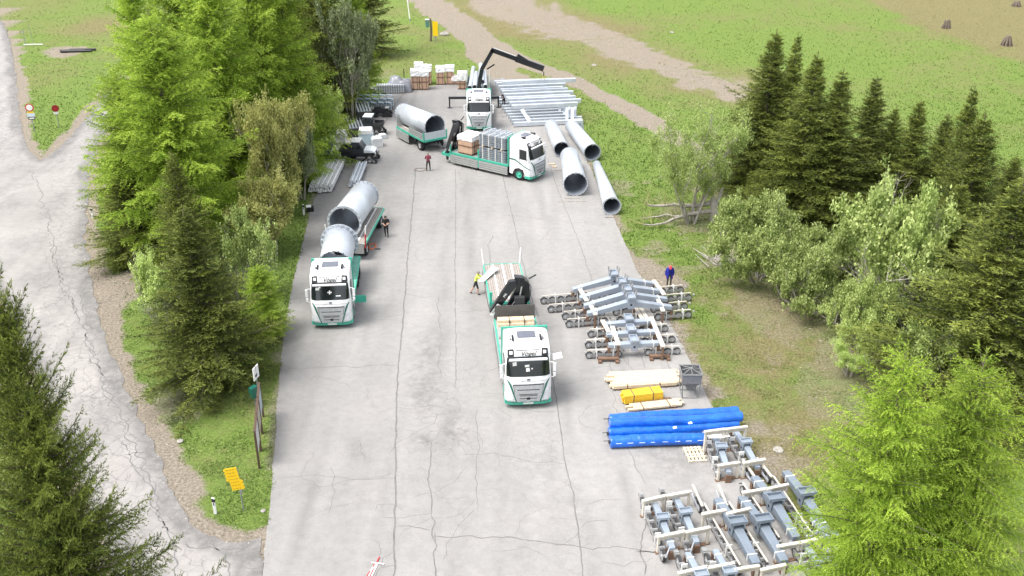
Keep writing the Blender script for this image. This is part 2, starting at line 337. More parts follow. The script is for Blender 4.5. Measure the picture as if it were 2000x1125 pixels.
def lotf(P):
    x, y = P[:,0], P[:,1]; n1 = fbm(x, y, 5, 41) - .5; n2 = fbm(x, y, 1.5, 42) - .5
    tone = .97 + .14*n1; stain = np.zeros(len(P)); cr = np.zeros(len(P)); c2 = .35 * sstep(fbm(x, y, 11, 44), .48, .62)
    d = sdist(P, lotP); tone *= 1 - .17 * sstep(3.2 - d + 3*n1, -.3, 1.2) * (x < 0) * sstep(y, 34, 46)  # left rim darkened: shade of the tree strip painted into the tone
    jl = atg(JL); jr = atg(JR)
    tone *= 1 + .2 * (fbm(x*3.2, y*.16, 1.6, 47) - .5) + .06 * (fbm(x*7, y*.22, 1.6, 48) - .5)
    rt_ = fbm(x*1.5, y*.12, 1.5, 49)
    for c_ in (.5*(np.interp(y, jl[:,1], jl[:,0]) + np.interp(y, jr[:,1], jr[:,0])) - .6, np.interp(y, jl[:,1], jl[:,0]) - 3.2, np.interp(y, jr[:,1], jr[:,0]) + 1.6):
        for o_ in (-1.0, 1.0): tone *= 1 - .13 * np.exp(-((x - c_ - o_ - .5*(fbm(y*0, y, 9, 50) - .5))/.33)**2) * sstep(rt_, .38, .62)
    lane = (x > np.interp(y, jl[:,1], jl[:,0])).astype(float) + (x > np.interp(y, jr[:,1], jr[:,0])).astype(float)
    tone *= np.choose(lane.astype(int), [.97, 1.0, 1.02])
    stain = .22 * sstep(fbm(x, y, 6, 45), .52, .7)
    for px, py, rx, ry, k in ((835,690,.9,3.2,.7),(828,760,.9,2.4,.9),(830,862,.5,.5,1.3),(885,830,.6,2,.8),(888,850,.4,.4,1.2),(700,880,.25,.7,1),(1040,610,1,3,.5),(1310,880,1.6,2,.8),(960,190,2.5,5,.6),(985,215,.8,4,1),(1120,985,.5,1.5,.6),(1060,900,1,2.5,.4),(700,600,2.5,2,.3)):
        q = at(px, py); stain = np.maximum(stain, k * np.exp(-(((x-q.x)/rx)**2 + ((y-q.y)/ry)**2) * .7))
    for px, py, rx, ry, k in ((850,800,2.2,6,.75),(890,850,2.5,2.5,.8),(1060,800,1.3,8,.5),(1310,880,2.5,3,.6),(1110,960,1.2,6,.5),(1180,420,2,10,.4),(1040,880,2,3,.6)):
        q = at(px, py); cr = np.maximum(cr, k * np.exp(-(((x-q.x)/rx)**2 + ((y-q.y)/ry)**2) * .8))
    cr = np.where(fbm(x, y, 1.1, 46) > .42, cr, cr * .2)
    return dict(tone=tone, stain=stain, crack=cr, crack2=c2)
def roadf(P):
    x, y = P[:,0], P[:,1]; n1 = fbm(x, y, 4, 51) - .5
    d = sdist(P, roadP); rr = atg(ROAD_R); dr = sdist(P, rr, False)
    cr = .95 * sstep(3.6 + 3*n1 - dr, -.3, .8) * sstep(fbm(x, y, 1.6, 53), .28, .42)
    tone = (.97 + .3*n1 + .14*(fbm(x, y, 1.3, 57) - .5)) * (1 - .18 * sstep(1.0 - d + 1.2*n1, -.1, .5))
    q = at(430, 1090); near = np.exp(-(((x-q.x)/4)**2 + ((y-q.y)/2.5)**2)); tone *= 1 - .06*near
    stain = .45 * sstep(fbm(x*2.2, y*.5, 2.2, 55), .52, .64) + .8 * sstep(.9 - d + 2.2*n1, 0, .6)
    return dict(tone=tone, stain=np.clip(stain, 0, .9), crack=cr, crack2=.95 * sstep(fbm(x, y, 7, 54), .36, .5))
AM = asphalt_mat('worn_asphalt', (.322,.312,.300)); RMt = asphalt_mat('cracked_road_asphalt', (.335,.318,.302))
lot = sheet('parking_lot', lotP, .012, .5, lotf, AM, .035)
road = sheet('road', roadP, .006, .45, roadf, RMt)
# joints and cracks: thin sunken-looking ribbons traced on the surface
def ribbon(mb, pts, wd, seed, z, rough=.12):
    P = atg(pts) if pts and not isinstance(pts[0], np.ndarray) else np.array(pts)
    out = []
    for a, b in zip(P, P[1:]):
        n = max(1, int(np.hypot(*(b-a)) / .22)); out += [a + (b-a)*k/n for k in range(n)]
    out.append(P[-1]); Q = np.array(out); r = np.random.RandomState(seed)
    j = (np.stack([fbm(Q[:,0], Q[:,1], .7, seed), fbm(Q[:,0], Q[:,1], .7, seed+3)], 1) - .5) * rough * 4; Q = Q + j
    T = np.gradient(Q, axis=0); T /= np.linalg.norm(T, axis=1)[:, None] + 1e-9; Nn = np.stack([-T[:,1], T[:,0]], 1)
    ww = wd * (.45 + .9 * fbm(Q[:,0], Q[:,1], .5, seed+5)); ww[0] *= .3; ww[-1] *= .2
    A = Q + Nn * ww[:, None] / 2; B = Q - Nn * ww[:, None] / 2; n = len(Q)
    mb.add([(*p, z) for p in A] + [(*p, z) for p in B], [(i, n+i, n+i+1, i+1) for i in range(n-1)])
M_CRACK = mat('crack_fill', (.17,.165,.16), .95, var=.35, scale=2)
jb = MB()
for k, (pl, wd) in enumerate(((JL,.09),(JM,.05),(JR,.06),(JF,.045),(JO,.14))): ribbon(jb, pl, wd, 60+k, .016, .04)
jb.build('joint_seam', M_CRACK, lot)
cb_ = MB()
CR = [([(560,720),(640,716),(700,718),(775,712)],.05),([(775,1031),(800,1028),(846,1038)],.05),([(846,1060),(846,1000),(838,930),(842,860)],.06),([(846,1050),(900,1048),(990,1050),(1060,1060),(1140,1072),(1200,1070),(1300,1082)],.06),
      ([(848,1140),(850,1080),(846,1040)],.06),([(860,670),(855,700),(862,740)],.04),([(855,580),(858,640),(864,660)],.04),([(962,460),(955,480),(958,508),(955,560)],.05),([(930,270),(925,320),(932,345)],.03),
      ([(700,860),(712,900)],.03),([(1200,630),(1215,690),(1225,715)],.04),([(1245,680),(1262,720)],.04),([(1225,700),(1238,745)],.04),([(1300,700),(1318,740)],.04),
      ([(895,330),(900,350),(940,362),(985,372)],.03),([(990,420),(1100,432),(1185,440)],.03),([(540,935),(620,930),(690,938),(772,935)],.035),([(890,610),(960,606),(1020,598)],.03),
      ([(770,1105),(740,1112),(735,1140)],.04),([(770,1075),(748,1090),(742,1105)],.03),([(1255,960),(1262,1020),(1250,1060),(1262,1125)],.06),([(1190,690),(1200,790),(1230,880),(1262,950)],.035),([(1245,1075),(1300,1084),(1330,1070),(1400,1080),(1470,1068)],.07),
      ([(930,800),(935,870),(928,950),(932,1000)],.035),([(640,1000),(655,960),(650,910)],.03),([(900,890),(960,885),(1030,900),(1105,905)],.03),([(1000,780),(1030,800),(1085,806)],.03),([(800,300),(840,292),(880,300)],.03),([(1010,690),(1040,760),(1038,800)],.03)]
for k, (pl, wd) in enumerate(CR): ribbon(cb_, pl, wd, 90+k, .0155, .1)
rc = random.Random(4)
for k in range(70):                         # hairline cracks that wander and end
    p = np.array(at(rc.uniform(560, 1250), rc.uniform(330, 1120))[:2]); a = rc.choice((0, math.pi/2, math.pi)) + rc.gauss(0, .35); pts = [p]
    for j in range(rc.randint(3, 9)): a += rc.gauss(0, .4); p = p + np.array((math.cos(a), math.sin(a))) * .5; pts.append(p)
    if sdist(np.array(pts), lotP).min() > .4: ribbon(cb_, pts, rc.uniform(.015, .03), 200+k, .015, .08)
cb_.build('crack', M_CRACK, lot)
rb_ = MB()
for k, pl in enumerate(([(100,470),(120,560),(165,650),(210,760),(262,860),(300,950),(330,1040),(350,1125)],[(60,330),(95,420),(110,520),(150,610)],[(150,560),(165,620),(190,720),(225,800)],[(240,860),(285,950),(330,1040)],[(345,1060),(420,1075),(512,1080)],[(20,100),(28,180),(22,260)],[(410,1048),(440,1090),(455,1125)],[(160,590),(190,588),(215,592)],[(230,895),(262,890),(300,878)])):
    ribbon(rb_, pl, .07, 300+k, .010, .25)
rb_.build('crack', M_CRACK, road)
# ------------------------------------------------------------------ trees
def ortho(T):
    up = np.array([0, 0, 1.0]); S = np.cross(T, up); S /= np.linalg.norm(S, axis=-1, keepdims=True) + 1e-9
    return S, np.cross(S, T)
def tris(base, dirn, ln, wd, side):
    """needle sprays: one slim triangle each"""
    A = base - side * wd[:, None] / 2; B = base + side * wd[:, None] / 2; C = base + dirn * ln[:, None]
    return np.stack([A, B, C], 1).reshape(-1, 3)
def nrm(a): return a / (np.linalg.norm(a, axis=-1, keepdims=True) + 1e-9)
def conifer(seed, H, RR, kind, nl=.16, dens=1.0):
    r = np.random.RandomState(seed); VV = []; TT = []
    larch = kind == 'larch'
    wood = MB(); z = H * (.04 if not larch else .07); lean = r.normal(0, .01, 2)
    lob = r.uniform(0, 6.28, 3); phase = 0
    wood.tube((0,0,-.3), (lean[0]*H, lean[1]*H, H*.9), RR*(.026 if larch else .04) + .06, .025, 8); wood.tube((lean[0]*H, lean[1]*H, H*.9), (lean[0]*H, lean[1]*H, H), .025, .012, 6)
    while z < H * .985:
        t = z / H
        nb = int((r.randint(6, 10) if not larch else r.randint(6, 10)) * dens)
        if t > .85: nb = 5
        if t > .94: nb = 3
        phase += r.uniform(.5, 1.3); wh = r.uniform(.82, 1.1)
        for k in range(nb):
            az = phase + 6.283 * k / nb + r.normal(0, .22)
            prof = (1 - t)**(.9 if not larch else .62) * (1 - .3 * max(0, .14 - t) / .14)
            if not larch: prof *= 1 - .38 * max(0, (t - .55) / .45)
            L = RR * prof * wh * r.uniform(.6, 1.12) * (1 + .15 * math.sin(2*az + lob[0] + 5*t) + .12 * math.sin(3*az + lob[1] - 9*t)) + .14
            if k % 3 == 2 and t < .8: L *= .62
            if r.rand() < .05: L *= 1.2
            d = np.array([math.cos(az), math.sin(az), 0]); sd = np.array([-d[1], d[0], 0])
            if larch: a0, b0 = .10 + .55*t + r.normal(0, .1), -.15 + r.normal(0, .06)
            else: a0, b0 = -.40 + 1.0*t + r.normal(0, .09), .22 - .1*t
            st = .17 if not larch else .15
            ns = max(4, int(L / st)); s = (np.arange(ns) + r.rand(ns) * .8) / ns; s = np.clip(.06 + .94 * s, 0, 1)
            bend = r.normal(0, .1)
            O = np.array([lean[0]*z, lean[1]*z, z + r.uniform(-.2, .2)])
            def pt(s): s = np.asarray(s)[:, None]; return O + d*L*s + sd*bend*L*s*s + np.array([0,0,1])*L*(a0*s + b0*s*s)
            if L > .7:
                q = pt([0, .5, .9]); wood.tube(q[0], q[1], .010 + .006*L, .006 + .004*L, 3, cap=False); wood.tube(q[1], q[2], .006 + .004*L, .004, 3, cap=False)
            Pb = pt(s); T = nrm(pt(np.clip(s + .02, 0, 1.2)) - Pb); S, U = ortho(T)
            bt = np.clip(r.normal(.42, .16), .08, .85)
            for sgn in (-1, 0, 1):
                if sgn == 0:      # the branch's own end shoot and upright side shoots
                    tl = np.full(ns, .22) * r.uniform(.6, 1.3, ns); td = nrm(T * .9 + U * r.normal(.25, .2, ns)[:, None] + S * r.normal(0, .3, ns)[:, None])
                else:
                    tl = np.minimum(1.15, .2 + (.40 if not larch else .42) * L * (1 - s) * (.4 + .9 * s)) * r.uniform(.6, 1.2, ns)
                    td = nrm(T * r.uniform(.5, 1.0, ns)[:, None] + sgn * S * r.uniform(.4, .95, ns)[:, None] + np.array([0,0,1]) * r.normal(-.42 if larch else -.15, .2, ns)[:, None])
                m = np.maximum(2, (tl / (nl * .68)).astype(int)); idx = np.repeat(np.arange(ns), m)
                j = np.concatenate([np.arange(q) for q in m]) + .5; u = j / m[idx]
                bp_ = Pb[idx] + td[idx] * (tl[idx] * u)[:, None]; bp_[:, 2] -= (.22 if larch else .08) * tl[idx] * u*u
                n = len(idx); ts, tu = ortho(td[idx])
                for s2 in (-1, 1):
                    dd = nrm(td[idx] * (.75 if not larch else .7) + s2 * ts * r.uniform(.2, .8 if not larch else .65, n)[:, None] + tu * r.normal(.15 if not larch else .05, .35, n)[:, None])
                    ln = nl * r.uniform(.75, 1.25, n); wd = nl * r.uniform(.32, .52, n)
                    wside = nrm(ts * r.normal(.7, .4, n)[:, None] + tu * r.normal(0, .6, n)[:, None])
                    VV.append(tris(bp_, dd, ln, wd, wside))
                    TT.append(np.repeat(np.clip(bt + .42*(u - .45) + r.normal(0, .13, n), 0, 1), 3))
        z += (H * .014 + .12) / dens**.5 * (.82 if larch else 1) * r.uniform(.75, 1.25) * (1 if t < .8 else .75)
    wood.tube((lean[0]*H, lean[1]*H, H*.99), (lean[0]*H, lean[1]*H, H*1.035), .02, .008, 5)
    n = 40; zz = np.linspace(H*.93, H*1.03, n); bp_ = np.column_stack([lean[0]*zz, lean[1]*zz, zz]); az = r.uniform(0, 6.28, n)
    VV.append(tris(bp_, nrm(np.column_stack([np.cos(az), np.sin(az), np.full(n, .9)])), np.full(n, .16), np.full(n, .05), np.column_stack([-np.sin(az), np.cos(az), np.zeros(n)]))); TT.append(np.full(3*n, .6))
    V = np.concatenate(VV); 
    return V, np.arange(len(V)).reshape(-1, 3), np.concatenate(TT), wood
def bushy(seed, H, RR, leaf=.11, stems=5, dens=1.0, up=.75):
    r = np.random.RandomState(seed); wood = MB(); tips = []
    def grow(p, d, L, rad, lv):
        n = 4; pts = [p]; q = p.copy(); dd = d.copy()
        for k in range(n):
            dd = nrm(dd + r.normal(0, .16, 3) + np.array([0, 0, .06])); q = q + dd * L / n; pts.append(q.copy())
            wood.tube(pts[-2], pts[-1], rad * 1.15 * (1 - .17*k), rad * 1.15 * (1 - .17*(k+1)), 5 if lv < 2 else 3, cap=False)
            if lv < 3 and (k >= 1 or lv > 0):
                for _ in range(r.randint(1, 3) if lv < 2 else r.randint(1, 3)):
                    az = r.uniform(0, 6.28); e = nrm(dd * .75 + np.array([math.cos(az), math.sin(az), r.uniform(-.2, .5)]) * .8)
                    grow(q.copy(), e, L * r.uniform(.35, .6), rad * .45, lv + 1)
            if lv >= 2: tips.append(q.copy())
        if lv >= 1: tips.append(q.copy())
    for k in range(stems):
        az = 6.283 * k / stems + r.normal(0, .4); o = r.uniform(.2, .9) * RR / H
        grow(np.array([math.cos(az)*.25, math.sin(az)*.25, -.2]), nrm(np.array([math.cos(az)*o*1.2, math.sin(az)*o*1.2, up])), H * r.uniform(.5, .72), .03 + .009*H, 0)
    Tp = np.array(tips); VV = []; TT = []
    zmax = Tp[:, 2].max(); lowcut = .45 if stems == 6 and leaf > .12 else .2; gap = fbm(Tp[:, 0] + Tp[:, 2]*.7, Tp[:, 1] - Tp[:, 2]*.5, .8, seed); Tp = Tp[(Tp[:, 2] > zmax * (lowcut + .12 * (r.rand(len(Tp)) - .5))) & (gap > (.46 if dens < .82 else .40))]
    n_each = max(4, int(11 * dens))
    for p in Tp:
        b = r.uniform(.05, .95); n = n_each; o = r.normal(0, .13, (n, 3)); c = p + o
        d1 = nrm(r.normal(0, 1, (n, 3))); d2 = nrm(np.cross(d1, r.normal(0, 1, (n, 3)))); l = leaf * r.uniform(.7, 1.3, n)[:, None]
        VV.append(np.stack([c - d1*l*.6, c + d2*l*.38, c + d1*l*.6, c - d2*l*.38], 1).reshape(-1, 3)); TT.append(np.repeat(np.clip(b + r.normal(0, .18, n), 0, 1), 4))
    V = np.concatenate(VV); V *= H / zmax
    wood.v = [tuple(c * H / zmax for c in q) for q in wood.v]
    return V, np.arange(len(V)).reshape(-1, 4), np.concatenate(TT), wood
M_BARK = mat('conifer_bark', (.16,.13,.10), .9, var=.4, scale=6, bump=.4)
M_GREYBARK = mat('willow_bark', (.36,.33,.29), .9, var=.35, scale=6, bump=.3)
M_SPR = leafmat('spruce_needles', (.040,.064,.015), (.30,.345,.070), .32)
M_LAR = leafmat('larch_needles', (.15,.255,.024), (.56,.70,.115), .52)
M_GOLD = leafmat('golden_leaves', (.22,.23,.065), (.54,.54,.20), .4)
M_WIL = leafmat('willow_leaves', (.19,.27,.06), (.68,.78,.31), .45)
M_GRW = leafmat('greyish_leaves', (.10,.13,.055), (.34,.39,.21), .3)
M_PALE = leafmat('budding_leaves', (.33,.44,.12), (.64,.75,.28), .45)
TREEDB = {}
def proto(kind, var):
    if (kind, var) in TREEDB: return TREEDB[kind, var]
    if kind in ('spruce', 'larch'):
        V, Fc, T, wd = conifer({'spruce': 10, 'larch': 40}[kind] + var, *(((13.5, [3.6, 4.2, 3.3, 3.8, 4.0, 6.5][var]) if kind == 'spruce' else (13.5, [4.3, 4.8, 4.0, 4.5, 4.6, 4.3][var])) + (kind, .15 if var < 4 else .085, (1.4 if var < 4 else 2.2) if kind == 'spruce' else (1.0 if var < 4 else 1.35))))
        ms, bk = (M_SPR if kind == 'spruce' else M_LAR), M_BARK
    else:
        a = dict(willow=(5.0, 3.2, .13, 6, .8, .75), shrub=(5.0, 4.6, .13, 9, .85, .5), bud=(5.0, 2.6, .08, 7, .7, .9), gold=(5.0, 2.0, .10, 5, 1.3, .85), grey=(5.0, 2.8, .11, 6, 1.2, .8))[kind]
        V, Fc, T, wd = bushy(70 + var + hash_(kind), *a)
        ms, bk = dict(willow=M_WIL, shrub=M_WIL, bud=M_PALE, gold=M_GOLD, grey=M_GRW)[kind], M_GREYBARK
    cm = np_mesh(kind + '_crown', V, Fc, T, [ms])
    t = wd.build('trunk', bk); tm = t.data; bpy.data.objects.remove(t)
    hh = V[:, 2].max(); rr = np.percentile(np.hypot(V[:, 0], V[:, 1]), 97)
    TREEDB[kind, var] = (cm, tm, hh, rr); return TREEDB[kind, var]
def hash_(s): return sum(ord(c) * (i + 3) for i, c in enumerate(s)) % 97
NAMES = dict(spruce='spruce_tree', larch='larch_tree', willow='willow_tree', shrub='leafy_shrub', bud='budding_tree', gold='golden_tree', grey='grey_leaved_tree')
def tree(kind, var, bx, by, ty, rad, label, rz=0.0, group=None, tip=True):
    p = at(bx, by); H = height_for(p, ty)
    if tip: p.x = (bx - 1000) / F * (p.y*CP - (H - CAMH)*SP)      # bx is the column of the tree's tip
    cm, tm, hh, rr = proto(kind, var)
    o = empty(NAMES[kind], p, rz, label, 'shrub' if kind == 'shrub' else 'tree', group)
    s = (rad / rr, rad / rr, H / hh)
    for nm, me in (('trunk', tm), ('crown', cm)):
        c = link(nm, me, o); c.scale = s
    return o
G1 = 'trees between the road and the parking lot'; G2 = 'trees on the right side of the lot'
T = tree
# --- foreground left
T('spruce', 5, -66, 1480, 372, 2.95, 'huge dark green spruce filling the lower left corner beside the road', .4, G1)
# --- island between road and lot
T('spruce', 0, 362, 745, 398, 3.75, 'olive spruce standing at the front tip of the tree strip, above the notice boards', 2.2, G1)
T('spruce', 3, 336, 600, 290, 2.7, 'slim yellowish topped spruce just behind the front spruce', .3, G1)
T('spruce', 1, 236, 510, 290, 3.2, 'dark shaded spruce under the big light green larch beside the road', 4.1, G1)
T('larch', 0, 290, 500, 2, 5.0, 'tall bright green larch in front with a bare pale leader on top', .2, G1)
T('larch', 1, 222, 440, 125, 3.0, 'yellow green larch leaning over the road left of the tall larch', 1.3, G1)
T('larch', 2, 243, 330, -80, 3.6, 'light green larch at the top left behind the road signs meadow', 2.9, G1)
T('larch', 3, 385, 400, -110, 4.8, 'tall light green larch directly right of the bare leader larch', .9, G1)
T('larch', 1, 475, 360, -110, 4.6, 'fresh green larch in the middle of the back row', 4.4, G1)
T('larch', 2, 535, 335, -130, 4.3, 'tall fresh larch next to the dark spruce in the back row', 5.2, G1)
T('larch', 0, 320, 300, -190, 4.6, 'larch in the back row between two other larches, cut by the top edge', 3.3, G1)
T('larch', 3, 588, 352, 205, 2.0, 'small drooping larch at the right rim of the strip above the white profiles', 2.2, G1)
T('gold', 0, 524, 425, 165, 3.1, 'tan coloured leafing tree among the green larches', .5, G1)
T('gold', 1, 512, 500, 325, 2.6, 'yellow ochre young tree right of the slim spruce', 1.1, G1)
T('willow', 0, 440, 585, 395, 2.9, 'pale blossoming willow squeezed between the front spruces', .6, G1)
T('willow', 1, 288, 650, 480, 1.7, 'pale leaved willow bush hanging toward the road left of the front spruce', 2.0, G1)
T('larch', 3, 500, 655, 515, 1.7, 'little bright larch growing at the lot edge behind the front spruce', 2.4, G1)
T('willow', 2, 622, 305, 150, 2.2, 'pale willow bush beside the small drooping larch', 1.9, G1)
T('willow', 1, 462, 400, 190, 2.4, 'pale twiggy bush between the tall larches and the tan tree', 3.1, G1)
T('grey', 0, 574, 390, 215, 2.0, 'grey green bush right of the tan tree', 3.9, G1)
T('spruce', 3, 645, 228, -190, 3.9, 'dark blackish spruce in the back row at the left of the lot', 1.0, G1, False)
T('grey', 1, 688, 232, -20, 3.0, 'grey green tree with fine leaves beside the blackish spruce', .2, G1, False)
T('larch', 0, 700, 205, -110, 2.6, 'thin light green larch wedged between the grey tree and the spruce on a bare stem', 2.2, G1, False)
T('spruce', 2, 712, 110, -190, 4.3, 'spruce with a bare lower trunk on the meadow behind the tarpaulin heap', 3.9, G1, False)
T('spruce', 1, 600, 215, -260, 4.2, 'dark spruce top behind the fresh green larches', 2.5, G1, False)
# --- right side
T('spruce', 1, 1512, 372, 55, 4.4, 'leftmost and tallest dark spruce of the right hand row', .7, G2)
T('spruce', 2, 1562, 380, 62, 2.8, 'thin spruce whose tip pokes out just right of the tallest one', 3.2, G2)
T('spruce', 0, 1596, 425, 95, 4.0, 'broad spruce second in the front of the right hand row', 4.4, G2)
T('spruce', 3, 1650, 430, 130, 3.8, 'pointed spruce in the middle of the right hand row behind the big willow', 1.8, G2)
T('spruce', 2, 1716, 420, 145, 3.4, 'spruce with a long slim tip rising over the meadow', 5.1, G2)
T('spruce', 1, 1756, 420, 205, 2.2, 'short thin spruce between two taller neighbours', 2.6, G2)
T('spruce', 0, 1798, 430, 190, 2.9, 'spruce with a yellowish top behind the big willow', .2, G2)
T('spruce', 3, 1850, 440, 220, 2.8, 'low spruce with sparse twigs right of the yellowish topped one', 3.7, G2)
T('spruce', 2, 1903, 470, 165, 2.7, 'dark narrow spruce towering over its right hand neighbours', 1.1, G2)
T('spruce', 0, 1936, 560, 215, 4.0, 'big spruce right of the grey willow stems', 2.4, G2)
T('spruce', 1, 1985, 480, 300, 2.8, 'spruce tip at the right picture edge behind the big ones', 4.8, G2)
T('spruce', 3, 2010, 800, 345, 5.4, 'massive dark spruce at the right edge above the bright larches', 5.6, G2)
T('spruce', 1, 1890, 640, 350, 3.1, 'dark spruce hidden behind the bare willow stems', 3.0, G2)
T('bud', 0, 1372, 435, 180, 3.6, 'airy pale budding tree with visible grey stems beside the meadow track', .9, G2)
T('shrub', 0, 1500, 545, 362, 3.6, 'broad pale green shrub in front of the dark spruces', .3, G2)
T('shrub', 1, 1590, 600, 420, 3.4, 'rounded leafy shrub between the broad shrub and the tall willow', 2.6, G2)
T('willow', 2, 1765, 640, 318, 3.7, 'tall pale leaved willow with many bare grey stems', 1.2, G2)
T('willow', 0, 1835, 650, 340, 2.6, 'slender willow with bare stems leaning right of the tall willow', 4.0, G2)
T('shrub', 0, 1715, 690, 520, 2.4, 'low pale shrub at the foot of the tall willow', 4.2, G2)
T('bud', 1, 1672, 735, 655, 1.2, 'small leafy sapling at the edge of the grass below the willow', 1.4, G2)
T('willow', 1, 1850, 790, 600, 2.4, 'pale bush with bare twigs behind the bright larches', 3.3, G2)
# --- foreground right
T('larch', 4, 1786, 1330, 655, 2.95, 'bright yellow green larch in the lower right corner beside the crated rollers', 1.5, G2)
T('larch', 5, 1932, 1310, 678, 3.4, 'bright larch at the right picture edge with a thin bare leader', .6, G2)
# --- grass blades near the lot: uncountable
rg = np.random.RandomState(9)
n = 520000
px = rg.uniform(-30, 2030, n); py = rg.uniform(0, 1150, n)
a = (px - 1000)/F; b = -(py - 562.5)/F; dz = -SP + b*CP; t = -CAMH/dz; P = np.stack([a*t, (CP + b*SP)*t], 1)
so_, dr_, dp_ = field(P)
rag = .9 * (fbm(P[:,0], P[:,1], .7, 81) - .52) + .3 * (fbm(P[:,0], P[:,1], .22, 82) - .5)      # tufts creep over the asphalt edge
keep = (dp_ < np.maximum(rag, -.1)) & (rg.rand(n) > so_*1.2) & (rg.rand(n) < np.interp(P[:,1], [70, 115], [1, .35])); P, dr_, dp_ = P[keep], dr_[keep], dp_[keep]; n = len(P)
sc_ = np.clip(P[:, 1] / 60, .6, 1.6); h = rg.uniform(.04, .13, n) * sc_ * (1 - .3*dr_); az = rg.uniform(0, 6.28, n); wd = rg.uniform(.03, .06, n) * sc_
z0 = np.where(dp_ > -.3, .0, gz(P) - .03); tl = rg.normal(0, .07, (n, 2)) * sc_[:, None]
ex = np.column_stack([np.cos(az)*wd, np.sin(az)*wd])
V = np.stack([np.column_stack([P - ex, z0]), np.column_stack([P + ex, z0]), np.column_stack([P + tl, z0 + h])], 1).reshape(-1, 3)
ti = np.clip(dr_ * 1.0 + rg.normal(-.08, .17, n) + .5*(fbm(P[:,0], P[:,1], .9, 77) - .5), 0, 1)
M_GRASS = leafmat('grass_blades', (.095,.165,.027), (.31,.265,.14), .3)
tag(link('grass', np_mesh('grass', V, np.arange(3*n).reshape(-1, 3), np.repeat(ti, 3), [M_GRASS])), 'short spring grass with dry straw patches around the lot', 'grass', kind='stuff')
# ================================================================== lorries
M_WHITE = mat('white_lorry_paint', (.78,.785,.79), .32, var=.13, scale=2.2, coat=.35)
M_GREEN = mat('turquoise_green_paint', (.055,.42,.30), .4, var=.15, scale=2)
M_DGREEN = mat('dark_green_stripe', (.012,.13,.095), .4)
M_PALEG = mat('worn_green_floor', (.20,.47,.37), .7, var=.3, scale=2.5)
M_GLASS = mat('dark_windscreen', (.012,.016,.018), .06, spec=.8)
M_GREYGL = mat('grey_hatch_glass', (.13,.14,.17), .15)
M_BLACK = mat('black_plastic', (.014,.014,.016), .5)
M_CRANE = mat('black_crane_paint', (.012,.012,.015), .3, coat=.3)
M_SILVER = mat('silver_grille', (.50,.52,.54), .35, metal=.4, var=.25, scale=9)
M_ALU = mat('aluminium_boards', (.47,.48,.47), .45, metal=.45, var=.16, scale=2)
M_CHROME = mat('steel_hub', (.55,.55,.55), .35, metal=.7)
M_TYRE = mat('tyre_rubber', (.022,.022,.023), .85, var=.3)
M_CHASS = mat('dark_chassis', (.03,.032,.034), .7, var=.3)
M_LENS = mat('lamp_lens', (.72,.75,.78), .12, spec=.8)
M_REDW = mat('red_stake_paint', (.5,.03,.03), .5)
M_PLANK = mat('grey_worn_planks', (.40,.36,.32), .85, tint2=(.24,.215,.195), scale=5)
M_TIMB = mat('fresh_timber', (.72,.60,.44), .75, tint2=(.50,.39,.26), scale=6)
M_PALET = mat('pale_weathered_timber', (.66,.62,.55), .8, tint2=(.46,.42,.36), scale=6)
M_BROWN = mat('brown_timber', (.19,.115,.075), .85, var=.3, scale=5)
M_YEL = mat('yellow_sling', (.75,.55,.03), .6)
M_OR = mat('orange_strap', (.75,.20,.06), .7)
M_WHT = mat('white_sheet', (.82,.82,.80), .5, var=.05)
def text_mesh(txt, size, mt, name, parent, M, shear=0.0):
    cu = bpy.data.curves.new(name, 'FONT'); cu.body = txt; cu.size = size; cu.shear = shear; cu.align_x = 'CENTER'; cu.align_y = 'CENTER'; cu.extrude = .003; cu.offset = .007 * size
    o = bpy.data.objects.new(name, cu); COL.objects.link(o)
    me = bpy.data.meshes.new_from_object(o.evaluated_get(bpy.context.evaluated_depsgraph_get())); bpy.data.objects.remove(o)
    me.transform(M); me.materials.clear(); me.materials.append(mt); me.name = name
    return link(name, me, parent)
PROF = [(.10,.42),(.0,.52),(-.02,.85),(-.02,1.3),(.03,1.85),(.10,2.03),(.40,2.96),(.47,3.1),(.60,3.42),(.85,3.63),(1.3,3.77),(1.9,3.84),(2.25,3.85),(2.36,3.76),
        (2.36,.55),(2.05,.50),(1.97,.78),(1.76,1.04),(1.37,1.14),(.98,1.04),(.80,.78),(.76,.42)]
ZF = [p[1] for p in PROF[:12]]; YF = [p[0] for p in PROF[:12]]
def cabpt(x, y, z, off=0.0):
    ax = abs(x) / 1.25; wf = min(1, max(0, 1 - y / 1.0)); ins = (.24 * ax**7 + .05 * ax**2) * wf
    drop = .16 * ax**6 * min(1, max(0, (z - 3.2) / .4)); tp = 1 - .045 * min(1, max(0, (z - 1.9) / 1.9))
    return Vector((x * tp, y + ins - off, z - drop))
def patch(mb, rows, mi=0, off=.012, nx=10, thick=None):
    """rows: (z, xl, xr) following the cab front; y comes from the front profile"""
    V = []
    for z, xl, xr in rows:
        y = float(np.interp(z, ZF, YF))
        V += [cabpt(xl + (xr - xl) * k / nx, y, z, off) for k in range(nx + 1)]
    Fc = [(r*(nx+1)+k, r*(nx+1)+k+1, (r+1)*(nx+1)+k+1, (r+1)*(nx+1)+k) for r in range(len(rows)-1) for k in range(nx)]
    return mb.add(V, Fc, mi, True)
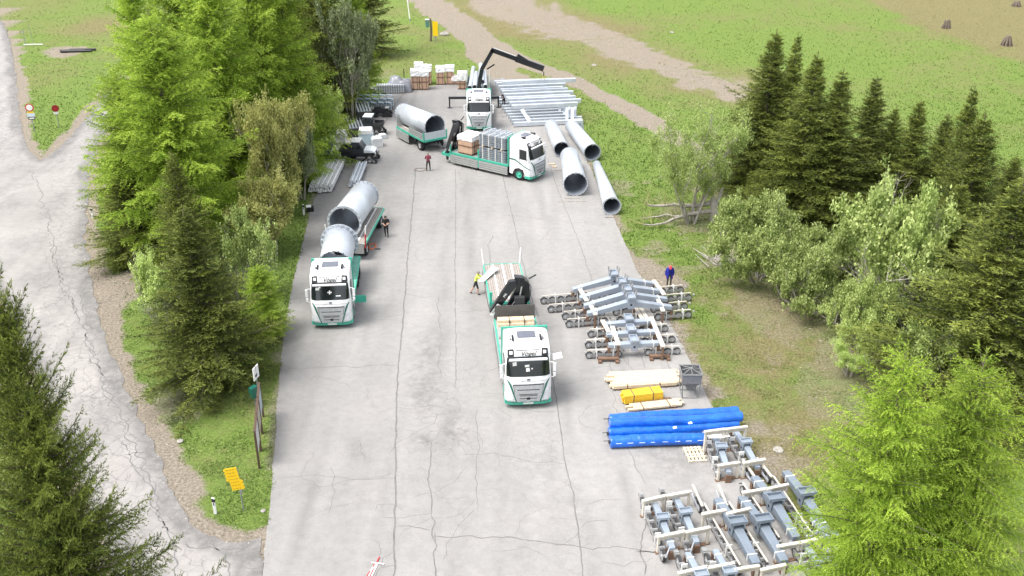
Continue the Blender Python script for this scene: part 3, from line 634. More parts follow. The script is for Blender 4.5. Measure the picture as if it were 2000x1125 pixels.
def wheel(name, parent, x, y, r=.5, w_=.32, hub=None, side=1):
    mb = MB().lathe((x - w_/2, y, r), (1, 0, 0), [(0, r*.58), (0, r*.9), (.04, r), (w_-.04, r), (w_, r*.9), (w_, r*.58)], 22)
    o = mb.build(name, M_TYRE, parent)
    xo = w_/2 * side
    h = MB().lathe((x + xo*.35, y, r), (side, 0, 0), [(0, .02), (0, r*.59), (.12, r*.59), (.10, r*.5), (.03, r*.42), (.05, r*.22), (.12, r*.2), (.13, .01)], 16)
    h.build('rim', hub or M_CHROME, o); return o
def make_cab(t):
    xs = (-1.25, -1.2, -1.05, -.6, 0, .6, 1.05, 1.2, 1.25); n = len(PROF); mb = MB(); V = []
    for x in xs: V += [cabpt(x, y, z) for y, z in PROF]
    mb.add(V, [(k*n+i, (k+1)*n+i, (k+1)*n+(i+1) % n, k*n+(i+1) % n) for k in range(len(xs)-1) for i in range(n)], 0, True)
    mb.add(V[:n], [tuple(range(n))], 0); mb.add(V[-n:], [tuple(range(n))[::-1]], 0)
    cab = mb.build('cab', M_WHITE, t)
    e = cab.modifiers.new('edge', 'EDGE_SPLIT'); e.split_angle = R(38)
    patch(MB(), [(2.03,-1.17,1.17),(2.2,-1.18,1.18),(2.6,-1.17,1.17),(2.98,-1.14,1.14),(3.07,-1.1,1.1)], 0, .012, 14).build('windscreen', M_GLASS, cab)
    MB().beam((-1.02,.20,3.02), (1.02,.20,3.02), .16, .10).build('sun_visor', M_WHITE, cab, bevel=.03)
    sg = MB(); patch(sg, [(3.12,-.74,.74),(3.36,-.74,.74)], 0, .06, 6); sg.build('sign_board', M_WHT, cab)
    patch(MB(), [(3.385,-.66,.66),(3.42,-.66,.66)], 0, .05, 6).build('sign_lamp_strip', M_BLACK, cab)
    a = math.atan2(.32, .13)
    text_mesh('Vögel', .36, M_BLACK, 'sign_lettering', cab, Matrix.Translation((0, .475-.045, 3.24)) @ Matrix.Rotation(R(70), 4, 'X'), .35)
    for s in (-1, 1):
        patch(MB(), [(3.08,s*.76,s*1.12),(3.46,s*.78,s*1.12)], 0, .03, 4).build('corner_lamp_box', M_BLACK, cab)
        patch(MB(), [(3.2,s*.84,s*1.02),(3.38,s*.84,s*1.02)], 0, .05, 4).build('corner_lamp', M_LENS, cab)
        sw = MB().prism([(.42,2.0),(.62,2.82),(1.3,2.86),(1.3,2.02),(.95,1.98)], s*1.215, s*1.262); sw.build('side_window', M_GLASS, cab)
        mr = MB().bb((s*1.36,.30,2.15), (s*1.52,.40,2.68)).bb((s*1.36,.28,1.86), (s*1.50,.38,2.10)).beam((s*1.2,.4,2.7), (s*1.4,.35,2.7), .05, .05).beam((s*1.2,.4,1.8), (s*1.4,.35,1.8), .05, .05)
        mr.build('wing_mirror', M_WHITE, cab, bevel=.04)
        MB().bb((s*1.375,.402,1.9), (s*1.505,.408,2.64)).build('mirror_glass', M_GREYGL, cab)
        hl = MB(); patch(hl, [(.62,s*.82,s*1.13),(.8,s*.84,s*1.17),(1.12,s*1.02,s*1.19)], 0, .018, 4); hl.build('headlight', M_LENS, cab)
        st = MB(); patch(st, [(1.84,s*1.09,s*1.16),(1.6,s*.92,s*1.04),(1.3,s*.83,s*.93),(.9,s*.72,s*.80),(.52,s*.62,s*.68)], 0, .014, 3)
        st.prism([(2.36,1.92),(2.36,1.80),(1.75,1.78),(.75,1.30),(.16,1.12),(.16,1.20),(.75,1.40),(1.75,1.90)], s*1.252, s*1.256)
        st.build('green_stripe', M_DGREEN, cab)
        MB().prism([(1.30,1.15),(1.31,2.85),(1.325,2.85),(1.315,1.15)], s*1.245, s*1.257).prism([(.76,.46),(.98,1.06),(.96,1.10),(.70,.46)], s*1.245, s*1.26).build('door_seam', M_BLACK, cab)
        MB().bb((s*.70,1.0,3.72), (s*.80,1.5,3.84)).bb((s*.86,1.15,3.7),(s*.9,1.25,3.84)).build('air_horn', M_BLACK, cab)
    MB().box((0,1.55,3.815), (1.0,.62,.05), 0, (R(5),0,0)).build('roof_hatch', M_GREYGL, cab, bevel=.02)
    g = MB(); patch(g, [(.50,-.60,.60),(.9,-.68,.68),(1.5,-.80,.80),(1.56,-.80,.80)], 0, .016, 8); gr = g.build('grille', M_SILVER, cab)
    b = MB(); patch(b, [(1.56,-.84,.84),(1.615,-.84,.84)], 0, .03, 8)
    for s in (-1, 1): patch(b, [(1.6,s*.81,s*.84),(.5,s*.60,s*.63)], 0, .02, 2)
    for z, hw in ((1.26,.6),(.98,.5),(.90,.48),(.72,.46)): patch(b, [(z,-hw,hw),(z+.035,-hw,hw)], 0, .022, 6)
    patch(b, [(.66,-.09,.09),(.80,-.09,.09)], 0, .03, 3)
    b.build('grille_bars', M_BLACK, cab)
    l = MB(); patch(l, [(1.775,-1.0,1.0),(1.79,-1.0,1.0)], 0, .014, 10); patch(l, [(1.80,-.4,-.36),(1.97,.36,.40)], 0, .014, 3); l.build('bonnet_line', M_GREYGL, cab)
    patch(MB(), [(1.84,-.09,.09),(1.93,-.09,.09)], 0, .025, 3).build('badge', M_GREYGL, cab)
    p = MB(); patch(p, [(.34,-.28,.28),(.47,-.28,.28)], 0, .06, 4); p.build('number_plate', M_WHT, cab)
    bm = MB()
    for z0, z1, o in ((.30,.50,.045),): patch(bm, [(z0,-1.235,1.235),(z0+.05,-1.25,1.25),(z1,-1.25,1.25),(z1+.01,-1.2,1.2)], 0, o, 14)
    for s in (-1, 1): bm.bb((s*1.10,.2,.32), (s*1.262,.74,.56))
    bm.bb((-1.1,.25,.3), (1.1,.6,.34)); bm.build('bumper', M_GREEN, t)
    # things seen through the windscreen on the dashboard
    return cab
def make_base(name, label, group, L=8.4):
    t = empty(name, (0,0,0), 0, label, 'lorry', group)
    make_cab(t)
    ch = MB().bb((-.45,.5,.55), (.45,L+.9,.85)).bb((-1.0,2.6,.5),(-.5,4.6,1.0)).bb((.5,2.6,.5),(1.0,4.4,1.0)).bb((-1.15,.3,.38),(1.15,.7,.5))
    for y in (1.37, 6.1, 7.45): ch.tube((-1,y,.5),(1,y,.5),.09,.09,8)
    ch.build('chassis', M_CHASS, t)
    for s in (-1, 1):
        wheel('wheel', t, s*1.06, 1.37, .52, .34, M_GREEN, s)
        for y in (6.1, 7.45): wheel('wheel', t, s*.98, y, .51, .5, M_CHROME, s)
    return t
def bed(t, L0, L1, floor=M_PLANK, sides='down', head=True, rail=M_GREEN, z=1.2, name='load_bed', bars=0):
    mb = MB().bb((-1.22,L0,z-.14),(1.22,L1,z-.0)); n = int((L1-L0)/.5)
    b = mb.build(name, floor, t)
    r = MB()
    for s in (-1, 1): r.bb((s*1.20,L0,z-.16),(s*1.275,L1,z+.03))
    r.bb((-1.2,L1,z-.16),(1.2,L1+.06,z+.03)); r.bb((-1.2,L0-.06,z-.16),(1.2,L0,z+.03)); r.build('edge_rail', rail, b)
    if floor is M_PLANK:
        q = MB()
        for x in (-.62, .02, .62): q.bb((x-.05,L0,z+.001),(x+.05,L1,z+.012))
        q.build('floor_strip', M_WHT, b)
        q = MB()
        for k in range(16): q.bb((-1.15+k*.15,L0+.05,z+.0005),(-1.135+k*.15,L1-.05,z+.004))
        q.build('plank_joint', M_CHASS, b)
    return b
def board(t, s, y0, y1, mode, m=M_ALU, z=1.2, h=.75, name='side_board'):
    x = s * 1.30
    o = MB()
    if mode == 'down': o.bb((x-.02,y0,z-.17-h),(x+.025,y1,z-.19))
    else: o.bb((s*1.235,y0,z+.03),(s*1.275,y1,z+.03+h))
    for k in range(1, 4):
        zz = (z-.19-h*k/4) if mode == 'down' else z+.03+h*k/4
        xx = x if mode == 'down' else s*1.255
        o.bb((xx-.03,y0+.02,zz-.008),(xx+.034,y1-.02,zz+.008), 1)
    p = o.build(name, [m, M_CHASS], t); return p
def crane_folded(t, y, label_txt=True):
    c = MB().bb((-1.22,y-.18,.85),(1.22,y+.18,1.12)).bb((-.45,y-.38,.8),(.45,y+.38,1.55)).tube((0,y,1.5),(0,y,2.3),.2,.2,12)
    for s in (-1, 1): c.bb((s*1.15,y-.1,.35),(s*1.0,y+.1,1.3))
    cr = c.build('crane', M_CRANE, t, bevel=.02)
    yb = y - .05
    MB().prism([(-1.52,1.62),(-1.24,1.34),(.20,3.35),(.10,3.66),(-.30,3.60)], yb-.45, yb-.10, 1).build('main_boom', M_CRANE, cr, bevel=.03)
    MB().prism([(.0,3.78),(.55,3.70),(.95,3.3),(.98,2.2),(.70,1.9),(.40,2.5),(.15,3.1)], yb-.22, yb+.25, 1).tube((.62,yb-.3,3.35),(.62,yb+.3,3.35),.22,.22,12).build('folded_jib', M_CRANE, cr, bevel=.03)
    MB().prism([(-.75,1.2),(.85,1.2),(.8,2.6),(.45,3.2),(.15,3.1)], yb-.2, yb+.1, 1).build('slew_housing', M_CRANE, cr, bevel=.03)
    MB().bb((.0,yb-.62,1.75),(.62,yb-.24,2.6)).build('valve_cover', M_CHASS, cr, bevel=.03)
    h = MB()
    for k in range(5): h.path([(.35+.1*k,yb-.28,3.75-.06*k),(.62+.1*k,yb-.36,3.2),(.5+.12*k,yb-.3,2.5)], .022, 5)
    h.tube((.9,yb-.1,3.6),(1.35,yb-.1,3.85),.05,.05,6); h.tube((.4,yb-.3,1.4),(.4,yb-.3,2.2),.06,.06,8); h.build('hydraulic_hose', M_BLACK, cr)
    MB().tube((.25,yb-.35,2.0),(.45,yb-.35,3.2),.05,.05,8).tube((-.35,yb-.47,1.7),(.05,yb-.47,2.35),.02,.02,6).build('hydraulic_ram', M_CHROME, cr)
    an = math.atan2(2.43, 1.61)
    def onboom(s_, d): 
        return Vector((-1.50 + math.cos(an)*s_ - math.sin(an)*d, yb-.455, 1.28 + math.sin(an)*s_ + math.cos(an)*d))
    p = onboom(.55, -.02); RT = Matrix.Translation(p) @ Matrix.Rotation(-an, 4, 'Y') @ Matrix.Rotation(R(90), 4, 'X')
    MB().box((0,0,0), (.9,.006,.24), 0).build('crane_label', M_WHT, cr).matrix_local = Matrix.Translation(p) @ Matrix.Rotation(-an, 4, 'Y')
    text_mesh('FASSI', .22, M_BLACK, 'crane_lettering', cr, Matrix.Translation((0,-.006,0)) @ RT)
    p2 = onboom(1.7, .0); text_mesh('F95', .2, M_WHT, 'crane_lettering', cr, Matrix.Translation((0,-.004,0)) @ Matrix.Translation(p2) @ Matrix.Rotation(-an, 4, 'Y') @ Matrix.Rotation(R(90), 4, 'X'))
    return cr
def headboard(t, y, h0=1.2, h1=3.75, m=M_GREEN, mesh=False):
    o = MB()
    for s in (-1, 1): o.beam((s*1.22,y,h0), (s*1.22,y,h1), .1, .1)
    for z in (h1, h1-.3): o.beam((-1.27,y,z), (1.27,y,z), .08, .09)
    for x in (-.7, 0, .7): o.beam((x,y,h1-.3),(x,y,h1),.06,.06)
    o.bb((-1.17,y+.02,h0),(1.17,y+.05,h1-1.6), 0)
    return o.build('headboard', m, t)
def trailer(name, label, L, group='lorry trailers', floor=M_PLANK, rail=M_GREEN):
    t = empty(name, (0,0,0), 0, label, 'trailer', group)
    ch = MB().bb((-.5,.2,.7),(.5,L-.2,1.02)).beam((0,.3,.8),(0,-1.6,.7),.14,.12).beam((-.5,.4,.8),(0,-1.2,.72),.09,.09).beam((.5,.4,.8),(0,-1.2,.72),.09,.09)
    ys = (1.0, L-1.0)
    for y in ys: ch.tube((-1,y,.48),(1,y,.48),.08,.08,8)
    ch.bb((-1.0,2.0,.55),(-.55,2.0+.25*L,.95)); ch.bb((1.0,2.0,.55),(.55,2.0+.25*L,.95)); ch.build('chassis', M_CHASS, t)
    for y in ys:
        for s in (-1, 1): wheel('wheel', t, s*1.0, y, .48, .42, M_CHROME, s)
    bed(t, 0, L, floor, rail=rail)
    return t
LG = 'white and green lorries with a loading crane behind'
# ---- left lorry (front left), pipe on its bed
tl = make_base('flatbed_lorry', 'left white lorry with an open green locker door and a pipe behind its cab', LG, 8.0)
bed(tl, 2.55, 8.4, M_PALEG); headboard(tl, 2.5)
MB().bb((1.22,2.25,.72),(2.0,2.29,1.22)).tube((1.85,2.24,1.02),(1.85,2.22,1.02),.04,.04,8).build('locker_door', M_GREEN, tl)
lb = MB().bb((-1.05,2.40,3.66),(1.05,2.47,3.80))
lbo = lb.build('beacon_bar', M_WHT, tl); q = MB()
for k in range(12): q.bb((-.9+.15*k,2.385,3.69),(-.83+.15*k,2.395,3.77), k % 2)
q.build('beacon_cells', [M_DGREEN, M_BLACK], lbo)
q = MB()
for dx, dz, sx, sz in ((-.02,.0,.26,.07),(-.02,.0,.07,.24),(-.75,.22,.22,.16),(-.62,.30,.12,.1),(.5,-.22,.3,.06)):
    y = float(np.interp(2.5+dz, ZF, YF)); MB().box((dx, y-.03, 2.5+dz), (sx,.008,sz), 0, (R(-18),0,0)).build('dashboard_paper', M_WHT, tl)
tl.location = (-11.185, 53.363, 0); tl.rotation_euler.z = .076
# ---- middle lorry
tm_ = make_base('flatbed_lorry', 'nearest white lorry in the middle, with timber beams and a folded black crane', LG)
bed(tm_, 2.55, 8.3, M_ALU); headboard(tm_, 2.5, m=M_GREEN); board(tm_, -1, 2.6, 8.25, 'down'); board(tm_, 1, 2.6, 8.25, 'down')
MB().bb((-1.22,8.22,1.22),(1.22,8.27,2.15)).build('tailgate', mat('dark_grey_tailgate', (.10,.095,.09), .6, var=.2), tm_)
crane_folded(tm_, 9.0)
MB().box((1.62,.75,2.85), (.5,.6,.05), 0, (0,R(-12),0)).build('raised_flap', M_WHITE, tm_, bevel=.02)
q = MB()
for dx, dz, sx, sz in ((-.72,.22,.22,.2),(-.05,.1,.26,.12),(-.02,-.1,.2,.2),(.2,-.05,.08,.07)):
    y = float(np.interp(2.5+dz, ZF, YF)); MB().box((dx, y-.03, 2.5+dz), (sx,.008,sz), 0, (R(-18),0,.2)).build('dashboard_paper', M_WHT, tm_)
tm_.location = (.885, 44.355, 0); tm_.rotation_euler.z = .087
# ---- side lorry
ts = make_base('flatbed_lorry', 'white lorry parked crosswise, facing right, loaded with stone crates and grey roller bundles', LG)
bed(ts, 2.55, 8.9, M_ALU); headboard(ts, 2.5, h1=3.7)
for s in (-1, 1):
    board(ts, s, 2.55, 5.65, 'down'); board(ts, s, 5.8, 8.85, 'down')
    MB().bb((s*1.2,5.66,.35),(s*1.3,5.78,2.0)).build('stake_post', M_GREEN, ts); MB().bb((s*1.2,8.82,.7),(s*1.3,8.94,1.9)).build('stake_post', M_GREEN, ts)
MB().bb((-1.25,8.96,.75),(1.25,9.9,1.0)).build('rear_platform', M_GREEN, ts)
crane_folded(ts, 9.4)
ts.location = (2.43, 80.9, 0); ts.rotation_euler.z = R(55.5)
# ---- far lorry with the working crane
tf = make_base('flatbed_lorry', 'farthest white lorry with its black crane unfolded over the stacked steel beams', LG)
bed(tf, 2.55, 8.2, M_ALU); headboard(tf, 2.5); board(tf, -1, 2.6, 8.1, 'down'); board(tf, 1, 2.6, 8.1, 'down')
tf.location = (-3.31, 94.977, 0); tf.rotation_euler.z = .031
y = 8.9; c = MB().bb((-3.3,y-.12,1.0),(2.2,y+.12,1.26)).bb((-.5,y-.4,.8),(.5,y+.4,1.6)).tube((.0,y,1.5),(0,y,2.4),.22,.22,12)
for x in (-3.2, 2.1): c.bb((x-.08,y-.08,.1),(x+.08,y+.08,1.2)); c.bb((x-.25,y-.2,0.02),(x+.25,y+.2,.08))
cf = c.build('crane', M_CRANE, tf, bevel=.02)
def W2L(p): return tf.matrix_basis.inverted() @ Vector(p)
bpy.context.view_layer.update()
def ptY(px, py, Y):                           # point in the vertical plane at distance Y
    b = -(py - 562.5)/F; z = height_for(Vector((0, Y, 0)), py); d = Y*CP - (z-CAMH)*SP
    return Vector(((px - 1000)/F * d, Y, z))
YC = 94.977 + 8.8
k0, k1, k2, k3 = (W2L(ptY(*q, YC)) for q in ((950,166), (941,135), (962,98), (1062,134)))
m = MB(); m.beam((0,y,2.2), k1, .42, .42); m.build('column', M_CRANE, cf, bevel=.03)
MB().beam(k1, k2 + (k2-k1)*.05, .34, .40).beam(k1+(k2-k1)*.1+Vector((.45,0,-.2)), k2+Vector((.2,0,-1.5)), .16, .16).build('main_boom', M_CRANE, cf, bevel=.03)
mid_ = k2 + (k3-k2)*.45
MB().beam(k2 - (k3-k2)*.03, mid_, .34, .46).beam(mid_, k3, .42, .62).beam(mid_+Vector((.2,0,.42)), k3+Vector((-1,0,.40)), .2, .22).build('jib', M_CRANE, cf, bevel=.03)
MB().beam(k2+Vector((.1,0,.27)), mid_+Vector((0,0,.27)), .06, .05).build('jib_pipe', M_WHT, cf)
hk = W2L(ptY(1062, 168, YC))
MB().tube(k3+Vector((0,0,-.3)), hk+Vector((0,0,1.1)), .05, .05, 6).build('hook_line', M_BLACK, cf)
# ---- trailers
t1 = trailer('flatbed_trailer', 'empty plank trailer with raised white corner poles behind the middle lorry', 5.7)
board(t1, -1, .1, 5.6, 'down', M_ALU, h=.4); board(t1, 1, .1, 5.6, 'down', M_ALU, h=.4)
MB().bb((-1.25,0,.7),(-1.1,.12,1.9)).build('corner_post', M_GREEN, t1); MB().bb((1.1,0,.7),(1.25,.12,1.9)).build('corner_post', M_GREEN, t1)
for s in (-1, 1): MB().tube((s*1.24,5.65,1.2),(s*1.34,5.9,2.3),.04,.04,6).build('corner_pole', M_WHT, t1)
t1.location = (-.15, 54.9, 0); t1.rotation_euler.z = .10
t2 = trailer('flatbed_trailer', 'green edged trailer with red and white stakes behind the left lorry, carrying the longer pipe', 7.2)
for s in (-1, 1):
    p = MB().tube((s*1.32,-.05,1.0),(s*1.40,-.1,2.1),.055,.055,8).build('stake', M_REDW, t2)
    MB().tube((s*1.40,-.1,2.1),(s*1.46,-.13,2.75),.045,.045,8).build('stake_tip', M_WHT, p)
MB().bb((.55,-.1,.55),(1.2,-.03,1.35)).build('tool_box', M_ALU, t2)
t2.location = (-11.80, 63.9, 0); t2.rotation_euler.z = R(-4.5)
t3 = trailer('flatbed_trailer', 'trailer with grey drop sides behind the crosswise lorry, carrying a grey pipe', 5.6)
board(t3, -1, .05, 2.9, 'up', h=.6); board(t3, 1, .05, 2.9, 'up', h=.6); board(t3, 1, 3.0, 5.55, 'up', h=.6); board(t3, -1, 3.0, 5.55, 'down', h=.8)
MB().bb((-1.2,0,1.23),(1.2,.05,1.9)).build('front_board', mat('pale_board', (.55,.60,.62), .5, var=.1), t3); MB().bb((-1.2,5.5,1.23),(1.2,5.55,2.4)).build('rear_board', M_ALU, t3)
for s in (-1, 1): MB().bb((s*1.17,-.03,1.1),(s*1.28,.08,1.95)).build('corner_post', M_GREEN, t3)
t3.location = (-7.25, 88.9, 0); t3.rotation_euler.z = R(33.5)
t4 = trailer('flatbed_trailer', 'farthest trailer stacked with steel tubes, behind the lorry with the working crane', 6.5)
for s in (-1, 1): board(t4, s, .1, 6.4, 'up', h=.9)
t4.location = (-3.75, 106.6, 0); t4.rotation_euler.z = .02
# ================================================================== pipes
M_GALV = mat('galvanised_steel', (.58,.62,.67), .42, metal=.35, var=.14, scale=1.4, bump=.04, bscale=9)
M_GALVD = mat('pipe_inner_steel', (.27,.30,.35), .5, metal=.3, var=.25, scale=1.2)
M_BLUEL = mat('light_blue_grey_steel', (.34,.385,.45), .4, metal=.15, var=.12, scale=2)
M_BLUEG = mat('blue_grey_steel', (.22,.26,.31), .4, metal=.2, var=.12, scale=2)
def pipe(name, label, p, q, r0, r1, flange0=.1, flange1=.0, group='steel pipes', thick=.035):
    """big steel tube from p (near, open end) to q, with bolted flange rings; name kept in local space"""
    p, q = Vector(p), Vector(q); d = q - p; L = d.length
    t = empty(name, p, 0, label, 'pipe', group); t.rotation_mode = 'QUATERNION'; t.rotation_quaternion = d.to_track_quat('Y', 'Z')
    MB().lathe((0,0,0), (0,1,0), [(0,r0-thick),(0,r0),(L,r1),(L,r1-thick),(0,r0-thick)], 40).build('shell', M_GALV, t)
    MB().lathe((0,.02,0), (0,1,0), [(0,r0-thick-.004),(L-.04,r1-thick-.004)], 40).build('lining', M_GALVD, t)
    for y, r, f in ((0, r0, flange0), (L, r1, flange1)):
        if f <= 0: continue
        s = 1 if y == 0 else -1
        o = MB().lathe((0,y,0), (0,s,0), [(0,r-thick),(0,r+f),(.05,r+f),(.05,r-thick)], 40, 0, False)
        b = o
        for k in range(20):
            a = 2*math.pi*k/20; x, z = math.cos(a)*(r+f*.5), math.sin(a)*(r+f*.5)
            b.tube((x, y-s*.012, z), (x, y+s*.09, z), .028, .028, 6, 1)
        o = o.build('flange', [M_GALV, M_CHASS], t)
        if f > .12:
            b = MB()
            for k in range(20):
                a = 2*math.pi*(k+.5)/20; c, n_ = math.cos(a), math.sin(a)
                b.beam((c*(r+.01), y+s*.05, n_*(r+.01)), (c*(r+f*.9), y+s*.05, n_*(r+f*.9)), .02, .2, 0, (0,1,0)); 
            b.build('flange_ribs', M_GALV, o)
    # weld beads and lifting lugs
    w_ = MB(); n = max(2, int(L/2.4))
    for k in range(1, n):
        y = L*k/n; r = r0 + (r1-r0)*y/L; w_.lathe((0,y-.015,0), (0,1,0), [(0,r),(.005,r+.008),(.025,r+.008),(.03,r)], 40)
    w_.bb((-.02,-.01,r0-.14),(.02,.25,r0-.03)); w_.bb((-.06,.4,r0),(.06,.5,r0+.05)); w_.bb((-.06,L-.5,r1),(.06,L-.4,r1+.05)); w_.build('weld_seam', M_GALV, t)
    return t
def gp(px, py, r): v = at(px, py, r); return (v.x, v.y, r + .06)
PG = 'steel pipes on the lot'
pipe('steel_pipe', 'left of the two long pipes beside the crosswise lorry cab', gp(1097,293,.72), gp(1076,246,.66), .70, .62, .07, group=PG)
pipe('steel_pipe', 'right of the two long pipes, its far end touching the beam stack', gp(1157,299,.78), gp(1116,247,.7), .76, .64, .07, group=PG)
pipe('steel_pipe', 'widest pipe lying on the ground, its dark mouth facing the viewer', gp(1124,361,1.0), gp(1112,306,.92), .98, .84, .05, group=PG)
pipe('steel_pipe', 'slimmest tapering pipe lying along the grass edge', gp(1195,404,.70), gp(1165,322,.46), .68, .36, .09, group=PG)
pipe('steel_pipe', 'long pipe lying on the trailer behind the left lorry', (-12.12,65.2,2.38), (-11.45,71.0,2.32), 1.12, 1.06, .15, .06)
pipe('steel_pipe_ring', 'short pipe with a ribbed flange lying on the bed of the left lorry', (-11.62,57.9,2.30), (-11.92,61.8,2.36), 1.05, 1.10, .02, .20)
pp = Matrix.Rotation(R(33.5), 4, 'Z') @ Vector((.12,.25,0)); pq = Matrix.Rotation(R(33.5), 4, 'Z') @ Vector((.0,6.4,0))
pipe('steel_pipe', 'grey pipe lying on the drop side trailer behind the crosswise lorry', Vector((-7.25,88.9,2.30))+pp, Vector((-7.25,88.9,2.18))+pq, 1.06, .94, .05, .03)
# ================================================================== cargo and stacks
bpy.context.view_layer.update()
def loc(t, x, y, z): return t.matrix_basis @ Vector((x, y, z))
M_CARD = mat('tan_stone_blocks', (.52,.34,.24), .85, var=.22, scale=3, bump=.2)
M_SHEET = mat('white_plastic_sheet', (.86,.86,.86), .35, var=.04, bump=.15, bscale=6)
M_TARP = mat('black_tarpaulin', (.03,.032,.037), .3, var=.3, bump=.6, bscale=4)
M_TARPG = mat('grey_tarpaulin', (.23,.24,.27), .3, var=.3, bump=.5, bscale=5)
M_GRAT = mat('grey_gratings', (.33,.335,.34), .6, metal=.2, var=.3, scale=14)
def crumple(o, seed, amt):
    r = random.Random(seed); me = o.data; bm = bmesh.new(); bm.from_mesh(me); bmesh.ops.subdivide_edges(bm, edges=bm.edges, cuts=4, use_grid_fill=True)
    for v in bm.verts: v.co += Vector((r.gauss(0, amt), r.gauss(0, amt), r.gauss(0, amt)))
    bm.to_mesh(me); bm.free(); return o
def crate(name, label, p, rz, sx, sy, h, layers, sheet, group, cat='pallet', base=True):
    t = empty(name, p, rz, label, cat, group); z = 0
    b = MB()
    for x in (-.42, 0, .42): b.bb((x*sx-.05,-sy/2,0),(x*sx+.05,sy/2,.1))
    b.bb((-sx/2,-sy/2,.1),(sx/2,sy/2,.13)); b.build('pallet_base', M_BROWN, t); z = .13
    for k in range(layers):
        MB().bb((-sx/2+.02,-sy/2+.02,z),(sx/2-.02,sy/2-.02,z+h)).build('stone_layer', M_CARD, t, bevel=.03)
        z += h
        MB().bb((-sx/2-.01,-sy/2-.01,z),(sx/2+.01,sy/2+.01,z+.07)).build('wooden_slat', M_BROWN, t); z += .07
    for x in (-.25, .25): MB().bb((x*sx-.02,-sy/2-.003,.1),(x*sx+.02,sy/2+.003,z+.004)).build('strap', M_BLACK, t)
    if sheet:
        c = crumple(MB().bb((-sx/2-.03,-sy/2-.03,z-.22),(sx/2+.03,sy/2+.03,z+sheet)).build('plastic_sheet', M_SHEET, t), int(p[0]*97) & 255, .018)
    return t
# --- stone pallets at the far end of the lot
PGp = 'pallets of tan stone under white sheets at the far end'
for px, py, h, sh, n, lb in ((812,174,.78,.5,2,'pallet of tan stone, leftmost in the row at the far end'),(829.5,174,.78,.35,2,'pallet of tan stone second from the left at the far end, lower sheet on top'),
        (835,164,.75,.5,2,'tall white wrapped pallet standing behind the two left stone pallets'),(819,162,.8,.55,2,'tall white topped pallet at the back left of the stone pallets'),
        (861,164,.72,.4,2,'left one of the middle pair of stone pallets at the far end'),(879,163.5,.74,.42,2,'right one of the middle pair of stone pallets at the far end'),
        (903,173,.5,.7,2,'rightmost stone pallet with a thick white sheet, beside the far lorry'),(891,163.5,.45,.3,1,'low half empty pallet behind the rightmost stone pallet')):
    crate('stone_pallet', lb, at(px, py), .03, .98, .95, h, n, sh, PGp)
# --- load of the crosswise lorry
c0 = crate('stone_crate', 'big tan stone crate under a white sheet on the rear of the crosswise lorry', loc(ts,-.25,7.35,1.205), R(55.5), 1.7, 1.6, .62, 2, .22, 'load of the crosswise lorry')
def grat(name, lb, t, x, y, z, sx, sy, h, rz, group):
    o = empty(name, loc(t, x, y, z), rz, lb, 'bundle', group)
    n = 6
    for k in range(n):
        zz = h*k/n; b = MB().bb((-sx/2,-sy/2,zz+.02),(sx/2,sy/2,zz+h/n-.03))
        for j in range(7): b.bb((-sx/2-.03,-sy/2+sy*j/7+.03,zz+.03),(sx/2+.03,-sy/2+sy*(j+.6)/7,zz+h/n-.02), 1)
        b.build('grating_layer', [M_GRAT, M_BLUEG], o)
    for y_ in (-.36, -.12, .12, .36): MB().bb((-sx/2-.04,y_*sy-.025,0),(sx/2+.04,y_*sy+.025,h+.01)).build('white_strap', M_WHT, o)
    return o
for lb, z in (('lower strapped bundle of grey gratings behind the crosswise cab',1.22),('upper strapped bundle of grey gratings behind the crosswise cab',2.42)):
    g = grat('grating_bundle', lb, ts, -.1, 4.35, z, 1.9, 2.9, 1.06, R(55.5), 'load of the crosswise lorry')
for k in range(5):
    lo_ = MB(); y_ = -1.2 + .58*k
    lo_.path([(-.5,y_,1.07),(-.5,y_+.1,1.28),(.5,y_+.1,1.28),(.5,y_,1.07)], .05, 6); lo_.build('lifting_bracket', M_GALV, g)
tb = empty('timber_spacer', loc(ts,-.1,4.35,2.29), R(55.5), 'orange brown timbers between the two grating bundles', 'timber', 'load of the crosswise lorry')
for y_ in (-1.0, 0, 1.0): MB().bb((-1.05,y_-.07,0),(1.05,y_+.07,.12)).build('timber', M_TIMB, tb)
# --- timber on the middle lorry
tb = empty('timber_beams', loc(tm_,0,7.6,1.205), .087, 'light timber beams lying across the bed of the middle lorry', 'timber')
for k, (y_, z_) in enumerate(((0,0),(.24,0),(-.24,0),(.12,.2),(-.12,.2))): MB().bb((-1.1,y_-.11,z_),(1.1,y_+.11,z_+.19)).build('beam', M_TIMB, tb, bevel=.01)
for x in (-.4, .5): MB().bb((x-.02,-.36,0),(x+.02,.36,.395)).build('strap', M_BLACK, tb)
tb = empty('timber_plank', loc(tm_,-.75,5.9,1.205), .087, 'short grey plank on the bed of the middle lorry, left side', 'timber'); MB().bb((-.4,-.1,0),(.4,.1,.1)).bb((-.3,-.08,.1),(.35,.06,.16)).build('plank', M_PLANK, tb)
